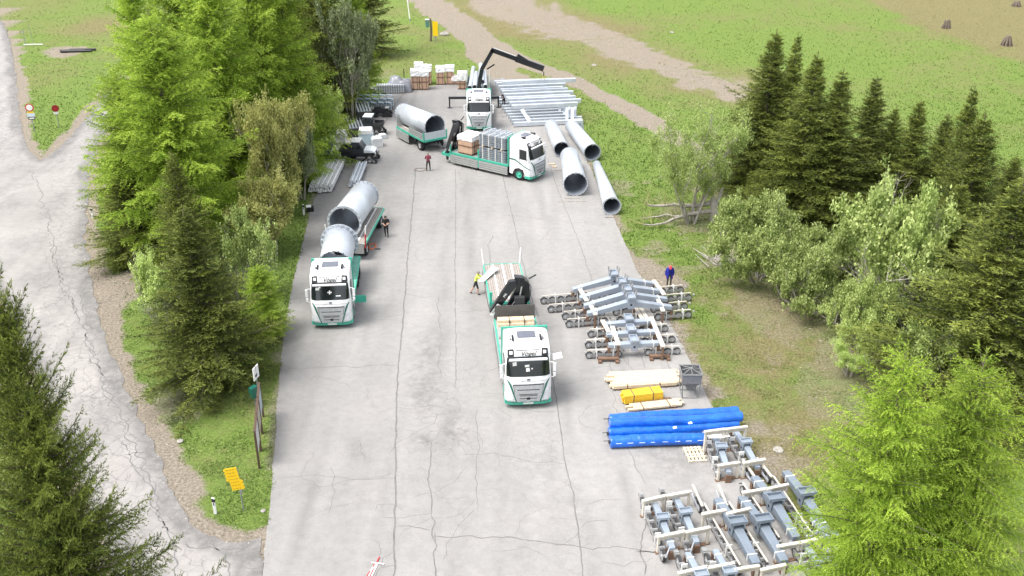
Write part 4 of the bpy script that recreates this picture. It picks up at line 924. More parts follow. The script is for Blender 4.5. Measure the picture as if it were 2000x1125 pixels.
# --- tubes on the farthest trailer
for k, (x, z, r, y0, y1, lb) in enumerate(((-.95,1.46,.24,.2,9.5,'leftmost white tube on the farthest trailer'),(-.4,1.46,.24,.5,7.0,'second white tube on the farthest trailer'),(.2,1.46,.24,.3,8.2,'white tube in the middle of the farthest trailer'),(.8,1.46,.24,.6,7.5,'rightmost white tube on the farthest trailer'),(.45,1.9,.26,1.0,9.2,'top tube of the pile on the farthest trailer'))):
    t = empty('steel_tube', loc(t4,x,y0,z), .02 + .015*(k-2), lb, 'tube', 'tubes on the farthest trailer')
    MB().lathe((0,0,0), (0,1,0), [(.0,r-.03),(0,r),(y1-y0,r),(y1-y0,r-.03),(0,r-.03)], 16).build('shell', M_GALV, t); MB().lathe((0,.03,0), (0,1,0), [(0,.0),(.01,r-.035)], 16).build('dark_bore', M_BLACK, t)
    MB().lathe((0,0,0), (0,1,0), [(0,r-.03),(0,r+.06),(.03,r+.06),(.03,r)], 16).build('flange', M_GALV, t)
# --- stacked steel frames beside the far lorry
def steel_frame(p, rz, L, lb, top=1.75, back=1.35, low=True, ang=0):
    t = empty('girder', p, rz, lb, 'steel beam', 'galvanised steel frames stacked beside the far lorry'); w_ = .40
    b = MB().box((L/2, back, top), (L, w_, w_)); b.bb((-.02,back-.2,top-.2),(.03,back+.2,top+.2)); b.bb((L-.03,back-.2,top-.2),(L+.02,back+.2,top+.2))
    b.build('top_beam', M_GALV, t, bevel=.012)
    if low:
        MB().box((L/2-.1, 0, .28), (L-.1, w_, w_)).build('bottom_beam', M_GALV, t, bevel=.012)
        for x0, x1 in ((L*.13, L*.24), (L*.84, L*.80), (L*.93, L*.88)):
            MB().beam((x1,0,.4), (x0,back,top-.12), .30, .06, 0, (0,-.8,.5)).build('web_plate', M_GALV, t)
    e = MB()
    for x in (.9, 2.2, 4.0, 5.6): e.tube((x,back-.19,top),(x,back-.165,top),.05,.05,8).tube((x,-.19,.28),(x,-.16,.28),.05,.05,8)
    e.build('bolt_hole', M_CHASS, t)
    e = MB(); e.path([(L*.12,back,top+.17),(L*.12,back,top+.36),(L*.12+.1,back,top+.36)], .03, 5); e.path([(L*.88,back,top+.17),(L*.88,back,top+.36)], .03, 5); e.build('lifting_lug', M_GALV, t)
    return t
ORD = ('nearest', 'second nearest', 'third', 'fourth', 'fifth', 'sixth', 'seventh', 'eighth', 'ninth', 'tenth')
for k in range(10):
    f = k / 9; p = at(1004 - 34*f, 248 - 51*f, 0)
    steel_frame(p, R(9.5), 7.2 + .3*((k*2) % 3 - 1), ORD[k] + ' of the stacked galvanised girders' + (', counted from the viewer' if k > 1 else ' seen from the viewer'), 1.72 + .06*(k % 3))
ft = steel_frame(Vector((-1.0,103.6,1.2)), R(9.5), 8.0, 'galvanised beam held up by yellow slings under the black crane', 1.6, .0, False)
sl_ = empty('lifting_sling', loc(tf,0,0,0), 0, 'yellow lifting sling hanging from the black crane jib', 'sling'); sl_.location = hk_w = tf.matrix_basis @ (hk + Vector((0,0,1.1)))
e = ft.matrix_basis @ Vector((4.6,0,1.75)); e2 = ft.matrix_basis @ Vector((4.1,0,1.75))
MB().tube((0,0,0), Vector(e) - hk_w, .03, .03, 5).build('strap', M_YEL, sl_); MB().tube((0,0,0), Vector(e2) - hk_w, .03, .03, 5).build('strap', M_YEL, sl_)
# box section standing at the far end of the right long pipe
bx = empty('steel_box_section', at(1126,262), R(8), 'white steel box section at the far end of the right long pipe', 'steel part')
MB().prism([(-.55,0),(.75,0),(.55,1.5),(-.35,1.5)], -.35, .35, 1).build('shell', M_GALV, bx, bevel=.02); MB().bb((-.18,-.362,.5),(.3,-.352,1.2)).build('opening', M_BLUEG, bx)
for q, s, lb in (((1078,322),(.5,.18,.14),'pale timber block beside the crosswise lorry bumper'),((1083,327),(.35,.25,.12),'darker timber block lying next to the pale one by the bumper'),((1118,388),(1.3,.1,.06),None),((1117,394),(2.4,.12,.05),'long thin plank lying in front of the widest pipe'),((1190,425),(.7,.12,.1),'chock under the mouth of the slim pipe'),((1098,333),(1.5,.1,.05),'plank lying between the crosswise cab and the widest pipe')):
    if not lb: lb = 'short chock just under the mouth of the widest pipe'
    t = empty('timber_chock', at(*q), R(4), lb, 'timber', 'loose timbers by the pipes'); MB().box((0,0,s[2]/2), s).box((s[0]*.1,s[1]*.4,s[2]*.3), (s[0]*.6,s[1]*.8,s[2]*.5)).build('block', M_TIMB if 'pale' in lb else M_PLANK, t)
# --- white profile bundles on the left edge
def bundle(name, lb, pn, pf, n, wd, m, jag, group):
    a, b = at(*pn), at(*pf); d = b - a; L = d.length; rz = math.atan2(d.y, d.x) - math.pi/2
    t = empty(name, a, rz, lb, 'bundle', group); r = random.Random(n*7)
    for k in range(n):
        for lv in range(2):
            x = (k - (n-1)/2) * wd + lv*wd*.3; o = r.uniform(-jag, jag); z = .12 + lv*wd*.85
            pr = [(x-wd*.44,z),(x-wd*.44,z+wd*.72),(x-wd*.18,z+wd*.8),(x-wd*.18,z+wd*.4),(x+wd*.18,z+wd*.4),(x+wd*.18,z+wd*.8),(x+wd*.44,z+wd*.72),(x+wd*.44,z)]
            MB().prism(pr, o, L+o, 1).build('profile', m, t)
    for y in (L*.15, L*.8): MB().bb((-n*wd/2-.1,y-.06,0),(n*wd/2+.1,y+.06,.11)).build('bearer', M_BROWN, t)
    return t
bundle('profile_bundle', 'wide bundle of white steel profiles lying at the grass edge below the tracked vehicle', (625,378), (650,328), 5, .40, mat('white_coated_steel', (.74,.74,.74), .5, var=.1), .25, 'bundles of white profiles')
bundle('profile_bundle', 'narrow bundle of white profiles lying behind the left trailer pipe', (691,366), (706,328), 3, .30, M_GALV, .35, 'bundles of white profiles')
t = empty('small_pipe', at(648,325), 0, 'short silver pipe on a low skid in front of the tracked vehicle', 'pipe')
MB().tube((-.8,0,.42),(1.0,0,.42),.24,.24,16).tube((.95,0,.42),(1.05,0,.42),.3,.3,16).build('shell', M_GALV, t); MB().bb((-.6,-.3,0),(-.45,.3,.2)).bb((.55,-.3,0),(.7,.3,.2)).bb((-.7,-.3,.05),(.8,-.2,.12)).build('skid', M_BROWN, t)
# --- stack of blue grey chair-like brackets
t0 = None
o = empty('bracket_stack', at(733,213), 0, 'stack of pale blue grey steel brackets in five columns at the left edge', 'bracket stack')
MB().bb((-2.0,-.9,.0),(1.9,.9,.14)).build('pallet_base', M_BROWN, o)
for r_ in range(3):
    for k in range(5):
        x = -1.65 + .8*k + .12*(r_ % 2); y = -.62 + .62*r_; z = .55 + .25*r_
        b = MB().box((x,y,z+.35), (.62,.5,.05), 0, (0,R(10),0)).beam((x-.3,y,.14),(x-.28,y,z+.4),.05,.3).beam((x+.3,y,.14),(x+.3,y,z+.3),.05,.3).box((x,y-.2,z-.1),(.6,.05,.25),0,(R(20),0,0)).box((x+.05,y-.24,z-.38),(.6,.05,.15),0,(R(25),0,0))
        b.build('bracket', mat('pale_blue_steel', (.45,.54,.60), .4, metal=.2, var=.1) if (r_, k) == (0, 0) else bpy.data.materials['pale_blue_steel'], o)
o = empty('grating_bundle', at(765,181), R(3), 'grey strapped bundle lying before the tarpaulin heap', 'bundle')
for k in range(3):
    b = MB().bb((-1.7,-.45,.1+.3*k),(1.5,.45,.36+.3*k))
    for j in range(12): b.bb((-1.65+.27*j,-.48,.12+.3*k),(-1.52+.27*j,.48,.38+.3*k), 1)
    b.build('layer', [M_GRAT, M_GALV], o)
MB().bb((-1.7,-.4,0),(1.6,.4,.09)).build('pallet_base', M_BROWN, o)
def heap(name, lb, p, sx, sy, h, m, seed, cat):
    n = 26; r = np.random.RandomState(seed); u = np.linspace(-1, 1, n); X, Y = np.meshgrid(u, u); rad = np.maximum(np.abs(X)**2.2, np.abs(Y)**2.2)
    Z = h * np.clip(1 - rad, 0, 1)**.45 * (.65 + .7*vnoise(X*2.6 + seed, Y*2.6, seed)) + .05*vnoise(X*9, Y*9, seed+1)*(rad < .95); Z[rad > .98] = -.02
    I_ = np.arange(n*n).reshape(n, n); Fq_ = np.stack([I_[:-1,:-1], I_[:-1,1:], I_[1:,1:], I_[1:,:-1]], -1).reshape(-1, 4)
    o_ = link(name, np_mesh(name, np.column_stack([X.ravel()*sx, Y.ravel()*sy, Z.ravel()]), Fq_, None, [m], smooth=False), None, p); return tag(o_, lb, cat)
heap('tarpaulin_heap', 'heap covered by a grey and black tarpaulin left of the stone pallets', at(781,175), 1.5, 1.5, 1.35, M_TARPG, 3, 'tarpaulin')
heap('tarpaulin_heap', 'low black tarpaulin spread on the grass edge behind the bracket stack', at(728,180), 1.7, .7, .5, M_TARP, 5, 'tarpaulin')
t = empty('post', at(790,168), 0, 'thin dark post standing beside the tarpaulin heap', 'post'); MB().tube((0,0,-.2),(0,0,2.0),.05,.04,6).box((0,0,2.0),(.14,.14,.05)).build('pole', M_BLACK, t)
# ================================================================== tracked vehicles
def utv(lb, p, rz, roof):
    t = empty('tracked_utility_vehicle', p, rz, lb, 'utility vehicle', 'tracked off road vehicles at the left edge')
    b = MB().prism([(-1.55,.7),(-1.5,1.0),(.55,.85),(1.55,.95),(1.62,.75),(1.2,.55),(-1.2,.55)], -.68, .68, 1); b.build('body', M_BLACK, t, bevel=.03)
    MB().prism([(.45,.9),(1.6,.92),(1.62,1.05),(1.2,1.22),(.5,1.25)], -.66, .66, 1).build('bonnet', M_LENS if roof is M_WHITE else M_CHASS, t, bevel=.05)
    MB().prism([(-.55,.6),(-.6,1.75),(-.5,1.9),(.15,1.88),(.62,1.25),(.6,.6)], -.68, .68, 1).build('cab', mat('dark_slate_door', (.035,.04,.05), .4) if 'dark_slate_door' not in bpy.data.materials else bpy.data.materials['dark_slate_door'], t, bevel=.04)
    for s in (-1, 1): MB().prism([(-.48,1.32),(-.48,1.78),(.12,1.78),(.44,1.30)], s*.685, s*.70, 1).build('side_window', M_GLASS, t)
    MB().prism([(.17,1.84),(.60,1.28),(.615,1.29),(.185,1.86)], -.6, .6, 1).build('windscreen', M_GLASS, t)
    MB().box((-.2,0,1.94), (.95,1.34,.09)).build('roof', roof, t, bevel=.04)
    c = MB().bb((-1.65,-.66,.98),(-.62,.66,1.02)); c.bb((-1.65,-.68,1.0),(-1.6,.68,1.32)); c.bb((-1.65,-.68,1.0),(-.62,-.63,1.32)); c.bb((-1.65,.63,1.0),(-.62,.68,1.32)); c.build('cargo_bed', M_CHASS, t)
    for x in (-1.1, 1.12):
        for s in (-1, 1):
            tri = [(x-.62,.02),(x+.62,.02),(x+.72,.18),(x+.55,.34),(x+.12,.78),(x-.12,.78),(x-.55,.34),(x-.72,.18)]; i_ = [(x+(a-x)*.76, .06+(z-.0)*.80) for a, z in tri]
            m_ = MB(); n_ = len(tri)
            y0, y1 = s*.55, s*.92
            m_.add([(a,y0,z) for a, z in tri]+[(a,y1,z) for a, z in tri]+[(a,y0,z) for a, z in i_]+[(a,y1,z) for a, z in i_],
                   [q for i in range(n_) for j in ((i+1) % n_,) for q in ((i,j,n_+j,n_+i),(2*n_+i,3*n_+i,3*n_+j,2*n_+j),(i,2*n_+i,2*n_+j,j),(n_+i,n_+j,3*n_+j,3*n_+i))])
            tk = m_.build('track', M_TYRE, t)
            w_ = MB()
            for xx, zz, rr in ((x-.45,.2,.13),(x+.45,.2,.13),(x,.2,.13),(x,.58,.15)): w_.tube((xx,s*.6,zz),(xx,s*.9,zz),rr,rr,10)
            w_.beam((x-.45,s*.91,.2),(x,s*.91,.6),.05,.05).beam((x+.45,s*.91,.2),(x,s*.91,.6),.05,.05).beam((x-.45,s*.91,.2),(x+.45,s*.91,.2),.05,.05); w_.build('track_wheels', M_CHROME, tk)
    e = MB()
    for s in (-1, 1): e.tube((1.58,s*.45,.85),(1.66,s*.45,.85),.12,.12,10)
    e.build('headlight', M_LENS, t)
    MB().path([(1.6,-.6,.5),(1.8,-.6,.75),(1.8,.6,.75),(1.6,.6,.5)], .04, 6).build('front_bar', M_BLACK, t); return t
utv('black tracked vehicle with a white bonnet and roof, nearest of the parked ones', at(702,313), R(-3), M_WHITE)
utv('black tracked vehicle with a grey roof facing the trees, behind the white box', at(718,262), R(176), mat('light_grey_roof', (.55,.57,.6), .4))
t = empty('tracked_quad', at(743,226), R(4), 'small black quad with tracks in front of the bracket stack', 'quad', 'tracked off road vehicles at the left edge')
MB().prism([(-.9,.45),(-.85,.75),(-.1,.85),(.25,.95),(.9,.8),(.95,.5),(.5,.35),(-.5,.35)], -.4, .4, 1).build('body', M_BLACK, t, bevel=.05); MB().bb((-.6,-.2,.8),(.1,.2,.98)).build('seat', M_TYRE, t, bevel=.06)
MB().path([(.3,-.4,1.2),(.35,0,1.1),(.3,.4,1.2)], .03, 6).tube((.45,0,.8),(.35,0,1.1),.04,.04,6).build('handlebar', M_BLACK, t); MB().bb((-1.0,-.45,.84),(-.6,.45,.88)).bb((.55,-.4,.88),(.95,.4,.92)).build('rack', M_CHROME, t)
for x in (-.75, .75):
    for s in (-1, 1): MB().prism([(x-.5,.02),(x+.5,.02),(x+.55,.16),(x+.1,.58),(x-.1,.58),(x-.55,.16)], s*.42, s*.72, 1).build('track', M_TYRE, t, bevel=.04)
def wbox(lb, px, py, s, m, rz=.1):
    t = empty('storage_box', at(px, py), rz, lb, 'box', 'boxes beside the tracked vehicles'); MB().bb((-s[0]/2,-s[1]/2,0),(s[0]/2,s[1]/2,s[2]*.72)).build('tub', m, t, bevel=.04)
    MB().prism([(-s[0]/2-.04,s[2]*.72),(s[0]/2+.04,s[2]*.72),(s[0]/2-.1,s[2]),(-s[0]/2+.1,s[2])], -s[1]/2-.04, s[1]/2+.04, 1).build('lid', M_WHITE, t, bevel=.03); return t
wbox('pale blue box with a white lid between the two tracked vehicles', 716, 280, (1.4,1.2,1.5), mat('pale_blue_box', (.48,.60,.66), .5))
wbox('white box in front of the bonnet of the grey roofed vehicle', 737, 285, (1.0,.9,.9), M_WHITE, .3)
wbox('stack of white tubs behind the nearest tracked vehicle', 668, 290, (1.0,1.2,1.7), M_WHITE, 0)
wbox('flat white tub on the asphalt at the end of the parked vehicles', 748, 270, (.7,.5,.45), M_LENS, .5)
for k, (px, py, lb) in enumerate(((684,268,'upright grey steel fins leaning behind the white tubs'),(700,235,'upright grey steel fins leaning behind the grey roofed vehicle'))):
    t = empty('steel_fins', at(px, py), .2, lb, 'steel part', 'steel fins at the grass edge')
    for j in range(5): MB().add([(j*.3,0,.9),(j*.3+.22,.02,.9),(j*.3-.18,.05,2.0),(j*.3,.07,.9)], [(0,1,2),(1,3,2),(3,0,2),(0,3,1)]).build('fin', M_GALV, t)
    MB().bb((-.1,-.2,0),(1.5,.3,.9)).build('base_box', M_CHASS, t, bevel=.03)
t = empty('dump_skip', at(634,312), R(20), 'small green tipping skip standing on the grass by the white profiles', 'skip')
MB().prism([(-.75,.55),(.55,.75),(.95,1.5),(.8,1.5),(-.95,1.05)], -.5, .5, 1).build('tub', mat('dark_green_skip', (.10,.15,.14), .5), t, bevel=.02); MB().bb((-.5,-.45,0),(.5,.45,.6)).build('frame', M_BLACK, t); MB().prism([(.80,1.505),(.95,1.505),(.56,.76),(.50,.8)], -.52, .52, 1).build('lip', M_LENS, t)
# ================================================================== roller batteries
M_SHV = mat('grey_rollers', (.34,.34,.34), .6, metal=.3, var=.2, scale=6)
M_RUB = mat('roller_rubber', (.045,.045,.047), .8)
M_RIM = mat('roller_rim', (.42,.42,.42), .5, metal=.3, var=.3, scale=6)
_sh = {}
def sheave(parent, x, y, z, r):
    if r not in _sh:
        m = MB().lathe((-.075,0,0), (1,0,0), [(0,r*.82),(0,r),(.035,r),(.05,r*.88),(.10,r*.88),(.115,r),(.15,r),(.15,r*.82),(0,r*.82)], 18, 0)
        m.lathe((-.06,0,0), (1,0,0), [(0,.02),(0,r*.82),(.12,r*.82),(.12,.02)], 18, 1, False); m.tube((-.11,0,0),(.11,0,0),r*.25,r*.25,8,2)
        o = m.build('roller', [M_RUB, M_RIM, M_GALV]); _sh[r] = o.data; bpy.data.objects.remove(o)
    o = link('roller', _sh[r], parent); o.location = (x, y, z); return o
def roller(lb, pn, pf, L=None, half=1.5, zend=.6, zmid=.95, aw=.36, ah=.34, xo=-.5, r=.2, trains=((-.5,.5),), head=1.0, lath=True, tail=False, prongs=False, group='roller batteries', pitch=.47, steel=None):
    steel = steel or M_BLUEG
    a, b = at(*pn), at(*pf); d = b - a; c = (a + b) / 2; L = L or d.length; rz = math.atan2(d.y, d.x) - math.pi/2
    t = empty('roller_battery', c, rz, lb, 'roller battery', group)
    zc = zmid
    for s in (-1, 1):
        m = MB(); w0 = aw/2
        for y0, z0, y1, z1 in ((0, zc, s*half, zend),):
            m.add([(-w0,y0,z0-ah),(w0,y0,z0-ah),(w0,y0,z0),(-w0,y0,z0),(-w0*.86,y1,z1-ah*.62),(w0*.86,y1,z1-ah*.62),(w0*.86,y1,z1),(-w0*.86,y1,z1)],
                  [(0,3,2,1),(4,5,6,7),(0,1,5,4),(1,2,6,5),(2,3,7,6),(3,0,4,7)])
        ar = m.build('beam_arm', steel, t, bevel=.02)
        q = MB(); f = .78; ys, zs = s*half*f, zc + (zend-zc)*f
        q.bb((-w0-.012,ys-.02,zs-ah*.8),(w0+.012,ys+.02,zs+.012)); q.build('white_strap', M_WHT, ar)
        MB().bb((-.14,s*(half-.12),.0),(.14,s*(half+.06),zend-ah*.62)).build('timber_block', M_BROWN, t)
    h = head; hd = MB()
    for s in (-1, 1): hd.prism([(-.24*h,zc-ah-.12),(.24*h,zc-ah-.12),(.30*h,zc),(.34*h,zc+.26*h),(-.34*h,zc+.26*h),(-.30*h,zc)], s*(aw/2+.02), s*(aw/2+.07), 0)
    hd.bb((-aw/2-.2*h,-.3*h,zc+.22*h),(aw/2+.2*h,-.24*h,zc+.40*h)).bb((-aw/2-.2*h,.24*h,zc+.22*h),(aw/2+.2*h,.3*h,zc+.40*h)).bb((-aw/2-.2*h,-.3*h,zc+.20*h),(aw/2+.2*h,.3*h,zc+.24*h)).bb((-aw/2-.22*h,-.3*h,zc+.22*h),(-aw/2-.16*h,.3*h,zc+.40*h)).bb((aw/2+.16*h,-.3*h,zc+.22*h),(aw/2+.22*h,.3*h,zc+.40*h))
    ho = hd.build('saddle_head', steel, t, bevel=.012)
    MB().tube((-aw/2-.085,0,zc-ah*.55),(aw/2+.085,0,zc-ah*.55),.07,.07,10).build('pivot_hole', M_BLACK, ho)
    if prongs:
        for x, y in ((-.2,-.25),(.2,-.25),(-.2,.25),(.2,.25),(0,.3)): MB().path([(x,y,zc+.15),(x*1.2,y*1.2,zc+.62),(x*1.2+.14,y*1.2,zc+.68)], .04, 5).build('prong', M_SHV, ho)
    for f0, f1 in trains:
        y0, y1 = L*f0, L*f1; tr = MB(); zt = r + .02
        tr.bb((xo-.12,y0+r,zt-.06),(xo-.10,y1-r,zt+.10)); tr.bb((xo+.10,y0+r,zt-.06),(xo+.12,y1-r,zt+.10)); n = max(2, int((y1-y0-2*r)/pitch)+1)
        for k in range(n-1):
            y = y0 + r + (y1-y0-2*r)*(k+.5)/(n-1); tr.prism([(y-.10,zt+.04),(y+.10,zt+.04),(y+.04,zt+r*.9),(y-.04,zt+r*.9)], xo-.13, xo+.13, 0)
        to = tr.build('roller_train', M_SHV, t)
        for k in range(n): sheave(to, xo, y0 + r + (y1-y0-2*r)*k/(n-1), zt, r)
        if lath: MB().bb((xo-.035,y0+.1,2*r+.11),(xo+.035,y1-.1,2*r+.16)).build('timber_lath', M_PALET, t)
        for f in (.3, .75): MB().bb((xo-.135,y0+(y1-y0)*f-.02,.03),(xo+.135,y0+(y1-y0)*f+.02,2*r+.2)).build('white_strap', M_WHT, to)
        for yy in (y0 - .06, y1 + .06): MB().bb((xo-.09,yy,2*r-.06),(xo+.09,yy+.10,2*r+.02)).build('end_plate', M_SHV, to)
    if tail:
        tq = MB().path([(xo,-L/2-.1,.5),(xo+.35,-L/2+.5,.55),(xo+.5,-L/2+1.0,.6)], .03, 5); tq.build('catcher', M_GALV, t); MB().bb((xo-.1,L/2+.0,.3),(xo+.1,L/2+.35,.5)).build('end_bracket', M_SHV, t)
    return t
VA = dict(steel=M_BLUEL, half=2.75, zend=.98, zmid=1.62, aw=.42, ah=.42, xo=.05, r=.24, trains=((-.5,-.165),(-.1,.1),(.2,.5)), head=.85, prongs=True, pitch=.52, group='big roller batteries beside the man in the blue jacket')
for (pn, pf, lb) in (((1055,594),(1334,572),'farthest of the four large peaked roller batteries'),((1069,611),(1350,587),'second of the four large peaked roller batteries, counted from the far side'),((1097,625),(1342,604),'third of the four large peaked roller batteries, counted from the far side'),((1104,640),(1350,620),'nearest of the four large peaked roller batteries')):
    roller(lb, pn, pf, **VA)
VB = dict(steel=M_BLUEL, half=1.5, zend=.92, zmid=.95, aw=.42, ah=.32, xo=.05, r=.22, trains=((-.5,-.12),(.12,.5)), head=.8, group='flat roller batteries right of the middle lorry', pitch=.5)
for (pn, pf, lb) in (((1147,659),(1304,647),'farthest of the three low flat roller batteries'),((1142,680),(1318,668),'middle one of the three low flat roller batteries'),((1143,700),(1328,691),'nearest of the three low flat roller batteries')):
    roller(lb, pn, pf, **VB)
VS = dict(steel=mat('mid_blue_grey_steel', (.32,.37,.43), .4, metal=.2, var=.15, scale=2), half=1.7, zend=.62, zmid=.76, aw=.30, ah=.3, xo=-.42, r=.27, trains=((-.5,.5),), head=.65, lath=False, tail=True, group='slim roller batteries in timber portals', pitch=.52)
for (pn, pf, lb) in (((1316,1102),(1270,985),'slim roller battery leftmost in the lower right corner'),((1364,1090),(1310,975),'slim roller battery second from the left in the lower right corner'),((1420,938),(1392,866),'left one of the two slim roller batteries beside the empty pallet'),((1474,925),(1434,860),'right one of the two slim roller batteries by the empty pallet'),((1395,1215),(1340,1098),'cut off roller battery at the lower picture edge, left one'),((1450,1205),(1395,1095),'cut off roller battery at the lower picture edge, right one'),((1640,1180),(1565,1080),'slim roller battery near the bright larch at the lower picture edge'),((1650,1120),(1590,1040),'roller battery half hidden by the bright larch branches')):
    roller(lb, pn, pf, **VS)
VD = dict(half=2.2, zend=.74, zmid=.95, aw=.44, ah=.40, xo=-.68, r=.24, trains=((-.55,.55),), head=.85, group='heavy grey roller batteries in the lower right corner', pitch=.5)
for (pn, pf, lb) in (((1470,1118),(1402,1003),'heavy grey roller battery with a thick beam, left of the four'),((1523,1112),(1450,1000),'heavy grey roller battery second from the left of the four'),((1545,1064),(1476,962),'heavy grey roller battery third from the left of the four'),((1606,1054),(1536,950),'heavy grey roller battery rightmost of the four, by the grass')):
    roller(lb, pn, pf, **VD)
def portal(lb, pa, pb, h=.95, sill=True, post=M_PALET, top=M_PALET, group='timber portals over the roller batteries', w_=.16):
    a, b = at(*pa, h), at(*pb, h); d = b - a; L = d.length; t = empty('timber_portal', (a.x, a.y, 0), math.atan2(d.y, d.x), lb, 'timber frame', group)
    MB().bb((-.06,-w_/2,h-.05),(L+.06,w_/2,h+.03)).build('top_plank', top, t)
    MB().bb((-.02,-.025,h-.22),(L+.02,.025,h-.052)).build('cross_board', top, t)
    for x in (.03, L-.03): MB().bb((x-.05,-.065,.06 if sill else 0),(x+.05,.065,h-.052)).build('post', post, t)
    if sill: MB().bb((-.1,-.09,0),(L+.1,.09,.058)).build('sill', M_BROWN, t)
    return t
for pa, pb, lb in (((1130,560),(1146,587),'left timber bearer under the two far peaked batteries'),((1151,591),(1163,614),'left timber bearer under the two near peaked batteries'),((1277,548),(1297,575),'right timber bearer over the two far peaked batteries'),((1283,580),(1295,607),'right timber bearer over the two near peaked batteries'),
                   ((1177,626),(1189,648),'short timber bearer at the back of the flat batteries, left'),((1196,638),(1208,673),'timber bearer over the flat batteries, left of their saddle heads'),((1272,620),(1295,676),'long timber bearer over the right end of the flat batteries')):
    portal(lb, pa, pb, .98, False, M_BROWN, M_PALET, 'timber bearers across the peaked and flat batteries', .26)
t = empty('timber_planks', at(1262,645), R(98), 'two wide pale planks lying behind the flat roller batteries', 'timber')
MB().bb((0,-.25,.55),(2.2,0,.62)).bb((0,.06,.55),(2.2,.3,.62)).build('plank', M_PALET, t); MB().bb((.1,-.3,0),(.3,.35,.55)).bb((1.9,-.3,0),(2.1,.35,.55)).build('bearer', M_BROWN, t)
for px, py, lb in ((1188,706,'brown timber pallet under the left bearer of the nearest flat battery'),(1288,701,'brown timber pallet under the right bearer of the nearest flat battery')):
    t = empty('timber_skid', at(px, py), 0, lb, 'pallet', 'brown skids'); MB().bb((-.6,-.12,.16),(.6,.12,.26)).build('plank', M_BROWN, t)
    for x in (-.5, .5): MB().bb((x-.1,-.3,0),(x+.1,.3,.158)).build('foot', M_BROWN, t)
PT = (((1257,978),(1299,968),'far portal of the leftmost slim roller battery'),((1303,968),(1348,960),'far portal of the second slim roller battery'),((1286,1048),(1336,1038),'near portal of the leftmost slim roller battery'),((1341,1039),(1385,1030),'near portal of the second slim roller battery'),
      ((1373,1004),(1416,996),'far portal of the left heavy roller battery'),((1422,1003),(1464,993),'far portal of the second heavy roller battery'),((1437,1112),(1481,1105),'near portal of the left heavy roller battery'),((1488,1113),(1533,1103),'near portal of the second heavy roller battery'),
      ((1452,962),(1494,955),'far portal of the third heavy roller battery'),((1498,955),(1538,946),'far portal of the rightmost heavy roller battery'),((1520,1067),(1561,1060),'near portal of the third heavy roller battery'),((1565,1060),(1605,1050),'near portal of the rightmost heavy roller battery'),
      ((1404,909),(1443,903),'near portal of the left roller battery by the empty pallet'),((1453,904),(1493,897),'near portal of the right roller battery by the empty pallet'),((1327,1119),(1380,1107),'left portal at the very bottom of the picture'),((1384,1109),(1432,1100),'second portal at the very bottom of the picture'))
for pa, pb, lb in PT: portal(lb, pa, pb, .92)
for pa, pb, lb in (((1378,843),(1414,838),'tall far portal of the left roller battery by the empty pallet'),((1419,838),(1458,833),'tall far portal of the right roller battery by the empty pallet')): portal(lb, pa, pb, 1.35)
for pn, pf, lb in (((1370,1008),(1352,968),'separate roller row left of the heavy batteries, standing on the asphalt'),((1418,1008),(1402,968),'separate roller row behind the second heavy battery'),((1475,955),(1450,918),'short roller row behind the third heavy battery'),((1505,950),(1478,915),'short roller row at the grass edge behind the rightmost portal')):
    a, b = at(*pn), at(*pf); d = b - a; t = empty('roller_row', a, math.atan2(d.y, d.x) - math.pi/2, lb, 'roller battery', 'separate roller rows'); L = d.length
    m = MB().bb((-.12,.1,.2),(-.10,L,.34)).bb((.10,.1,.2),(.12,L,.34)).build('side_plates', M_GALV, t); MB().bb((-.05,0,.52),(.05,L+.1,.6)).build('timber_lath', M_PALET, t)
    for k in range(int(L/.5)): sheave(t, 0, .3+.5*k, .23, .21)
# ================================================================== timber, hopper, blue rolls
def lay(name, lb, pa, pb, n, rows, w_, h_, m, jag, cat, straps=0, group=None, seed=1):
    a, b = at(*pa), at(*pb); d = b - a; L = d.length; t = empty(name, a, math.atan2(d.y, d.x), lb, cat, group); r = random.Random(seed)
    for k in range(n):
        for j in range(rows):
            o = r.uniform(-jag, jag); y = (k-(n-1)/2)*w_*1.04; z = .12 + j*h_*1.04
            MB().bb((o,y-w_/2,z),(L+o*.5,y+w_/2,z+h_)).build('board', m, t)
    for x in (L*.12, L*.85): MB().bb((x-.05,-n*w_*.55,0),(x+.05,n*w_*.55,.115)).build('bearer', M_BROWN, t)
    for k in range(straps):
        x = L*(.25+.5*k/max(1, straps-1)); MB().bb((x-.03,-n*w_*.525,.1),(x+.03,n*w_*.525,.13+rows*h_*1.04)).build('rust_strap', M_BROWN, t)
    return t
lay('timber_pile', 'pile of fresh pale boards lying left of the grey concrete hopper', (1193,748), (1326,742), 6, 2, .22, .10, M_TIMB, .35, 'timber', 0, None, 3)
lay('timber_pile', 'lower layer of pale boards with rust bands in front of the board pile', (1192,760), (1318,752), 3, 2, .15, .09, M_TIMB, .3, 'timber', 2, None, 5)
M_YB = mat('yellow_formwork', (.74,.47,.03), .5, var=.15)
lay('formwork_beams', 'stack of yellow formwork beams banded in rust brown', (1215,787), (1290,778), 4, 3, .16, .16, M_YB, .06, 'formwork', 2, None, 6)
t = lay('brown_bars', 'thin rusty bars leaning on the yellow formwork beams', (1232,790), (1312,782), 2, 1, .08, .06, M_BROWN, .2, 'bars', 0, None, 7)
lay('timber_pile', 'low pale boards right behind the blue rolls', (1228,801), (1330,790), 4, 1, .15, .10, M_TIMB, .25, 'timber', 2, None, 8)
t = empty('concrete_hopper', at(1345,770), 0, 'grey concrete hopper with a wire basket top on a four legged stand', 'hopper'); M_HOP = mat('grey_hopper_steel', (.20,.205,.21), .6, var=.25, scale=4)
V = []
for z, s in ((.35,.16),(.62,.24),(1.0,.52),(1.55,.55)): V += [(-s,-s,z),(s,-s,z),(s,s,z),(-s,s,z)]
